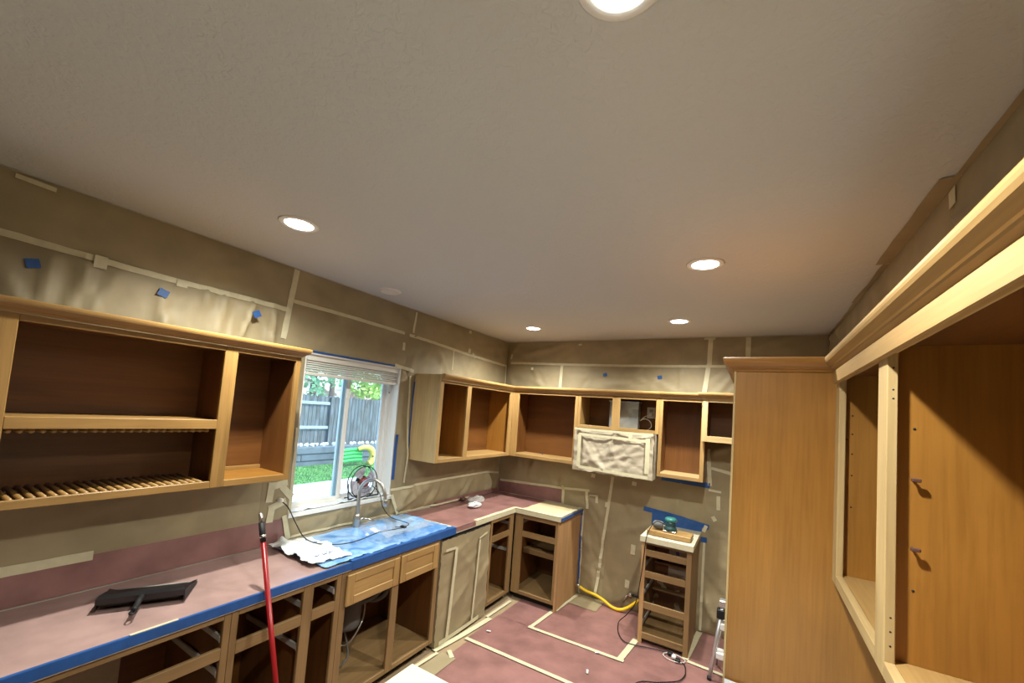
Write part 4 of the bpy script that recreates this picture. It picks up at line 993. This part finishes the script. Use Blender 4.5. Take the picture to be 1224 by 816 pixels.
# ------------------------------------------------------------------ ceiling fixtures
lamps = [(-.250, .717, 'bright round ceiling downlight cut by the top of the picture'), (-2.027, 1.137, 'round ceiling downlight above the plate rack cabinet'), (-.253, 2.357, 'round ceiling downlight left of the tall panel'), (-.577, 3.65, 'round ceiling downlight nearest the back wall, right one'), (-2.00, 3.66, 'round ceiling downlight in the far left corner')]
for x, y, lab in lamps:
    lp = thing('ceiling_light', (x, y, CE), lab, 'light', 'recessed ceiling lights')
    lathe('trim_ring', [(.066, -.001), (.070, -.007), (.090, -.005), (.096, -.0005)], (x, y, CE), 'white_plastic', lp, 32)
    lathe('lens', [(.0, -.012), (.03, -.011), (.055, -.0085), (.067, -.004)], (x, y, CE), 'lamp_lens', lp, 32)
    ld_ = bpy.data.lights.new('lamp', 'SPOT'); ld_.energy = LAMP_WATT; ld_.color = LAMP_COLOR; ld_.spot_size = math.radians(155); ld_.spot_blend = 1.0; ld_.shadow_soft_size = .035
    lo_ = bpy.data.objects.new('lamp', ld_); col.objects.link(lo_); lo_.parent = lp; lo_.location = (0, 0, -.06)
cv = thing('ceiling_cover', (-2.499, 2.172, CE), 'plain white round blank cover on the ceiling near the window', 'cover plate')
lathe('plate', [(0, -.010), (.06, -.010), (.075, -.008), (.088, -.002), (.088, 0)], (-2.499, 2.172, CE), 'white_plastic', cv, 32); lathe('plate_rim', [(.066, -.0105), (.070, -.013), (.074, -.009)], (-2.499, 2.172, CE), 'white_plastic', cv, 32)

# ------------------------------------------------------------------ the yard
gnd = struct(box('ground', -70, LW-.16, -40, 60, -.6, -.12, 'earth', None, 0), 'bare ground outside', 'ground')
lawn = struct(box('lawn', -10.9, -8.7, -6, 20, -.12, -.06, 'lawn', None, 0), 'green lawn before the timber wall', 'lawn')
patio = struct(box('patio', -8.7, LW-.16, -6, 20, -.12, -.05, 'concrete', None, 0), 'pale concrete patio outside the window', 'patio')
vs = []; fs = []
rg = random.Random(5)
for k in range(9000):
    x = rg.uniform(-10.88, -8.72); y = rg.uniform(3.5, 10.5); a = rg.uniform(0, 6.28); h = rg.uniform(.02, .05); n = len(vs)
    vs += [(x-.012*math.cos(a), y-.012*math.sin(a), -.06), (x+.012*math.cos(a), y+.012*math.sin(a), -.06), (x+rg.uniform(-.02, .02), y+rg.uniform(-.02, .02), -.06+h)]; fs.append((n, n+1, n+2))
gr = add('grass', vs, fs, 'lawn'); gr['kind'] = 'stuff'; tag(gr, 'short grass blades of the yard lawn', 'grass')
rwl = thing('retaining_wall', (-11.0, 7, -.1), 'low grey timber retaining wall under the fence', 'wall')
tmesh = None
for row in range(3):
    for k in range(5):
        y0 = 1.0+k*2.4+(row % 2)*1.1; z0 = -.12+row*.2
        box('timber', -11.15+row*.03, -10.93+row*.03, y0+.006, y0+2.394, z0+.004, z0+.196, 'timber', rwl, .012)
struct(box('raised_bed', -14, -11.15, -6, 24, -.12, .44, 'earth', None, 0), 'raised soil strip behind the timber wall', 'soil')
stones0 = None; pk = random.Random(9)
for k in range(46):
    if stones0 is None:
        bm = bmesh.new(); bmesh.ops.create_icosphere(bm, subdivisions=1, radius=.072)
        for v in bm.verts: v.co *= pk.uniform(.8, 1.2)
        o = add_bm('stone', bm, 'pebble'); stones0 = o
    else:
        o = stones0.copy(); col.objects.link(o)
    o.location = (-11.05+pk.uniform(-.06, .06), 4.3+k*.165, .53); o.rotation_euler = (pk.uniform(0, 3), pk.uniform(0, 3), pk.uniform(0, 3)); s = pk.uniform(.85, 1.05); o.scale = (s, s*1.1, s*.8)
    tag(o, 'pale rounded stone in the row along the fence foot', 'stone', 'stones along the fence')
fe = thing('fence', (-11.4, 7.5, .44), 'weathered grey wooden picket fence behind the lawn', 'fence')
pm = None
for k in range(66):
    y = 3.6+k*.125; h = random.uniform(-.015, .02)
    if pm is None:
        v_ = [(0, -.056, .0), (0, .056, .0), (0, .056, 1.50), (0, .035, 1.535), (0, -.035, 1.535), (0, -.056, 1.50)]
        vs = [(-11.41, y+b_, .44+c_) for a_, b_, c_ in v_]+[(-11.39, y+b_, .44+c_) for a_, b_, c_ in v_]
        fs = [(0,1,2,3,4,5), (11,10,9,8,7,6)]+[(i, i+6, (i+1) % 6+6, (i+1) % 6) for i in range(6)]
        pm = add('picket', vs, fs, 'fence_board', fe); o = pm
    else:
        o = pm.copy(); col.objects.link(o); o.location.y = y-fe.location.y; o.location.z += h
for z in (.96, 1.70): box('fence_rail', -11.385, -11.34, 3.5, 8.0, z, z+.09, 'fence_rail', fe, .004)
for y in (3.6, 5.8, 8.0): box('fence_post', -11.385, -11.30, y-.045, y+.045, .44, 1.95, 'fence_board', fe, .004)
def tree(x, y, z, r, hz, mat, seed, lab, trunk=True, n=2600):
    rg = random.Random(seed); t = thing('tree', (x, y, z), lab, 'tree', 'trees behind the fence')
    cz = z+hz
    blobs = [(rg.gauss(0, r*.45), rg.gauss(0, r*.5), rg.gauss(0, r*.4), rg.uniform(.3, .55)*r) for _ in range(14)]
    vs = []; fs = []
    for k in range(n):
        bx, by, bz, br = rg.choice(blobs); d = Vector((rg.gauss(0, 1), rg.gauss(0, 1), rg.gauss(0, 1))).normalized()*br*rg.uniform(.6, 1.05)
        c = Vector((x+bx, y+by, cz+bz))+d; u = Vector((rg.gauss(0, 1), rg.gauss(0, 1), rg.gauss(0, 1))).normalized(); v = u.orthogonal().normalized(); s = rg.uniform(.07, .16)
        m_ = len(vs); vs += [c-u*s, c+v*s*.55, c+u*s, c-v*s*.55]; fs.append((m_, m_+1, m_+2, m_+3))
    f = add('foliage', vs, fs, mat, t); f['kind'] = 'stuff'
    tube('trunk', [(x, y, z), (x+.1, y, z+hz*.5), (x, y+.1, z+hz)], [.16, .13, .07], 'bark', t, 8)
tree(-14.5, 9.3, .44, 1.6, 3.2, 'leaf_teal', 1, 'bluish green tree seen through the left pane')
tree(-14.6, 13.2, .44, 1.2, 2.4, 'leaf', 2, 'bright yellow-green tree at the right pane top')
tree(-31.0, 17.5, .0, 3.6, 6.5, 'leaf_teal', 3, 'tall pale tree far behind the neighbouring house', n=3200)
tree(-17.5, 12.2, .0, 1.0, 4.2, 'leaf', 4, 'loose green tree behind the window center bar')
hs = thing('neighbor_house', (-23, 12.2, -.1), 'pale neighbouring house with a shallow gable roof', 'house')
def gable(par, x0, x1, y0, y1, z0, ze, zr, wm, rm):
    box('house_wall', x0, x1, y0, y1, z0, ze, wm, par, 0); ym = (y0+y1)/2; o_ = .3
    add('gable', [(x1, y0, ze), (x1, y1, ze), (x1, ym, zr), (x0, y0, ze), (x0, y1, ze), (x0, ym, zr)], [(0,1,2), (5,4,3), (0,2,5,3), (2,1,4,5), (1,0,3,4)], wm, par)
    for s, ya in ((-1, y0), (1, y1)):
        a = Vector((0, ya+s*o_, ze-.12)); b_ = Vector((0, ym, zr+.05))
        vs = [(x0-.3, a.y, a.z), (x1+.3, a.y, a.z), (x1+.3, b_.y, b_.z), (x0-.3, b_.y, b_.z)]; vs += [(x, y, z+.14) for x, y, z in vs]
        add('roof_slope', vs, [(0,3,2,1), (4,5,6,7), (0,1,5,4), (1,2,6,5), (2,3,7,6), (3,0,4,7)], rm, par)
gable(hs, -27, -20.5, 10.2, 14.2, -.1, 2.15, 3.1, 'siding', 'roof')
h2 = thing('neighbor_shed', (-19, 15.4, -.1), 'pinkish brown shed above the fence, right pane', 'shed')
gable(h2, -19.8, -18.4, 14.6, 16.2, -.1, 2.42, 2.9, 'siding_pink', 'roof')
# pool float on the lawn
ty = thing('pool_float', (-10.3, 8.4, -.06), 'green and yellow inflatable pool float on the lawn', 'toy')
for k in range(4):
    z = .10+k*.105
    tube('green_tube', spline([(-10.25, 7.75, z), (-10.3, 8.1, z+.02), (-10.35, 8.5, z)]), [.055]*13, 'toy_green', ty, 10)
tube('neck', spline([(-10.25, 8.28, .44), (-10.22, 8.50, .50), (-10.2, 8.72, .42), (-10.2, 8.80, .22), (-10.2, 8.74, .02), (-10.2, 8.66, -.02)]), [.05+.05*min(1, i/12) for i in range(31)], 'toy_yellow', ty, 12)
lathe('beak', [(0, .12), (.05, .09), (.08, 0), (.04, -.04)], (-10.13, 8.88, .14), 'toy_orange', ty, 12, 'y')
lathe('eye', [(0, .02), (.03, .01), (.03, 0)], (-10.11, 8.74, .22), 'black', ty, 10, 'x')
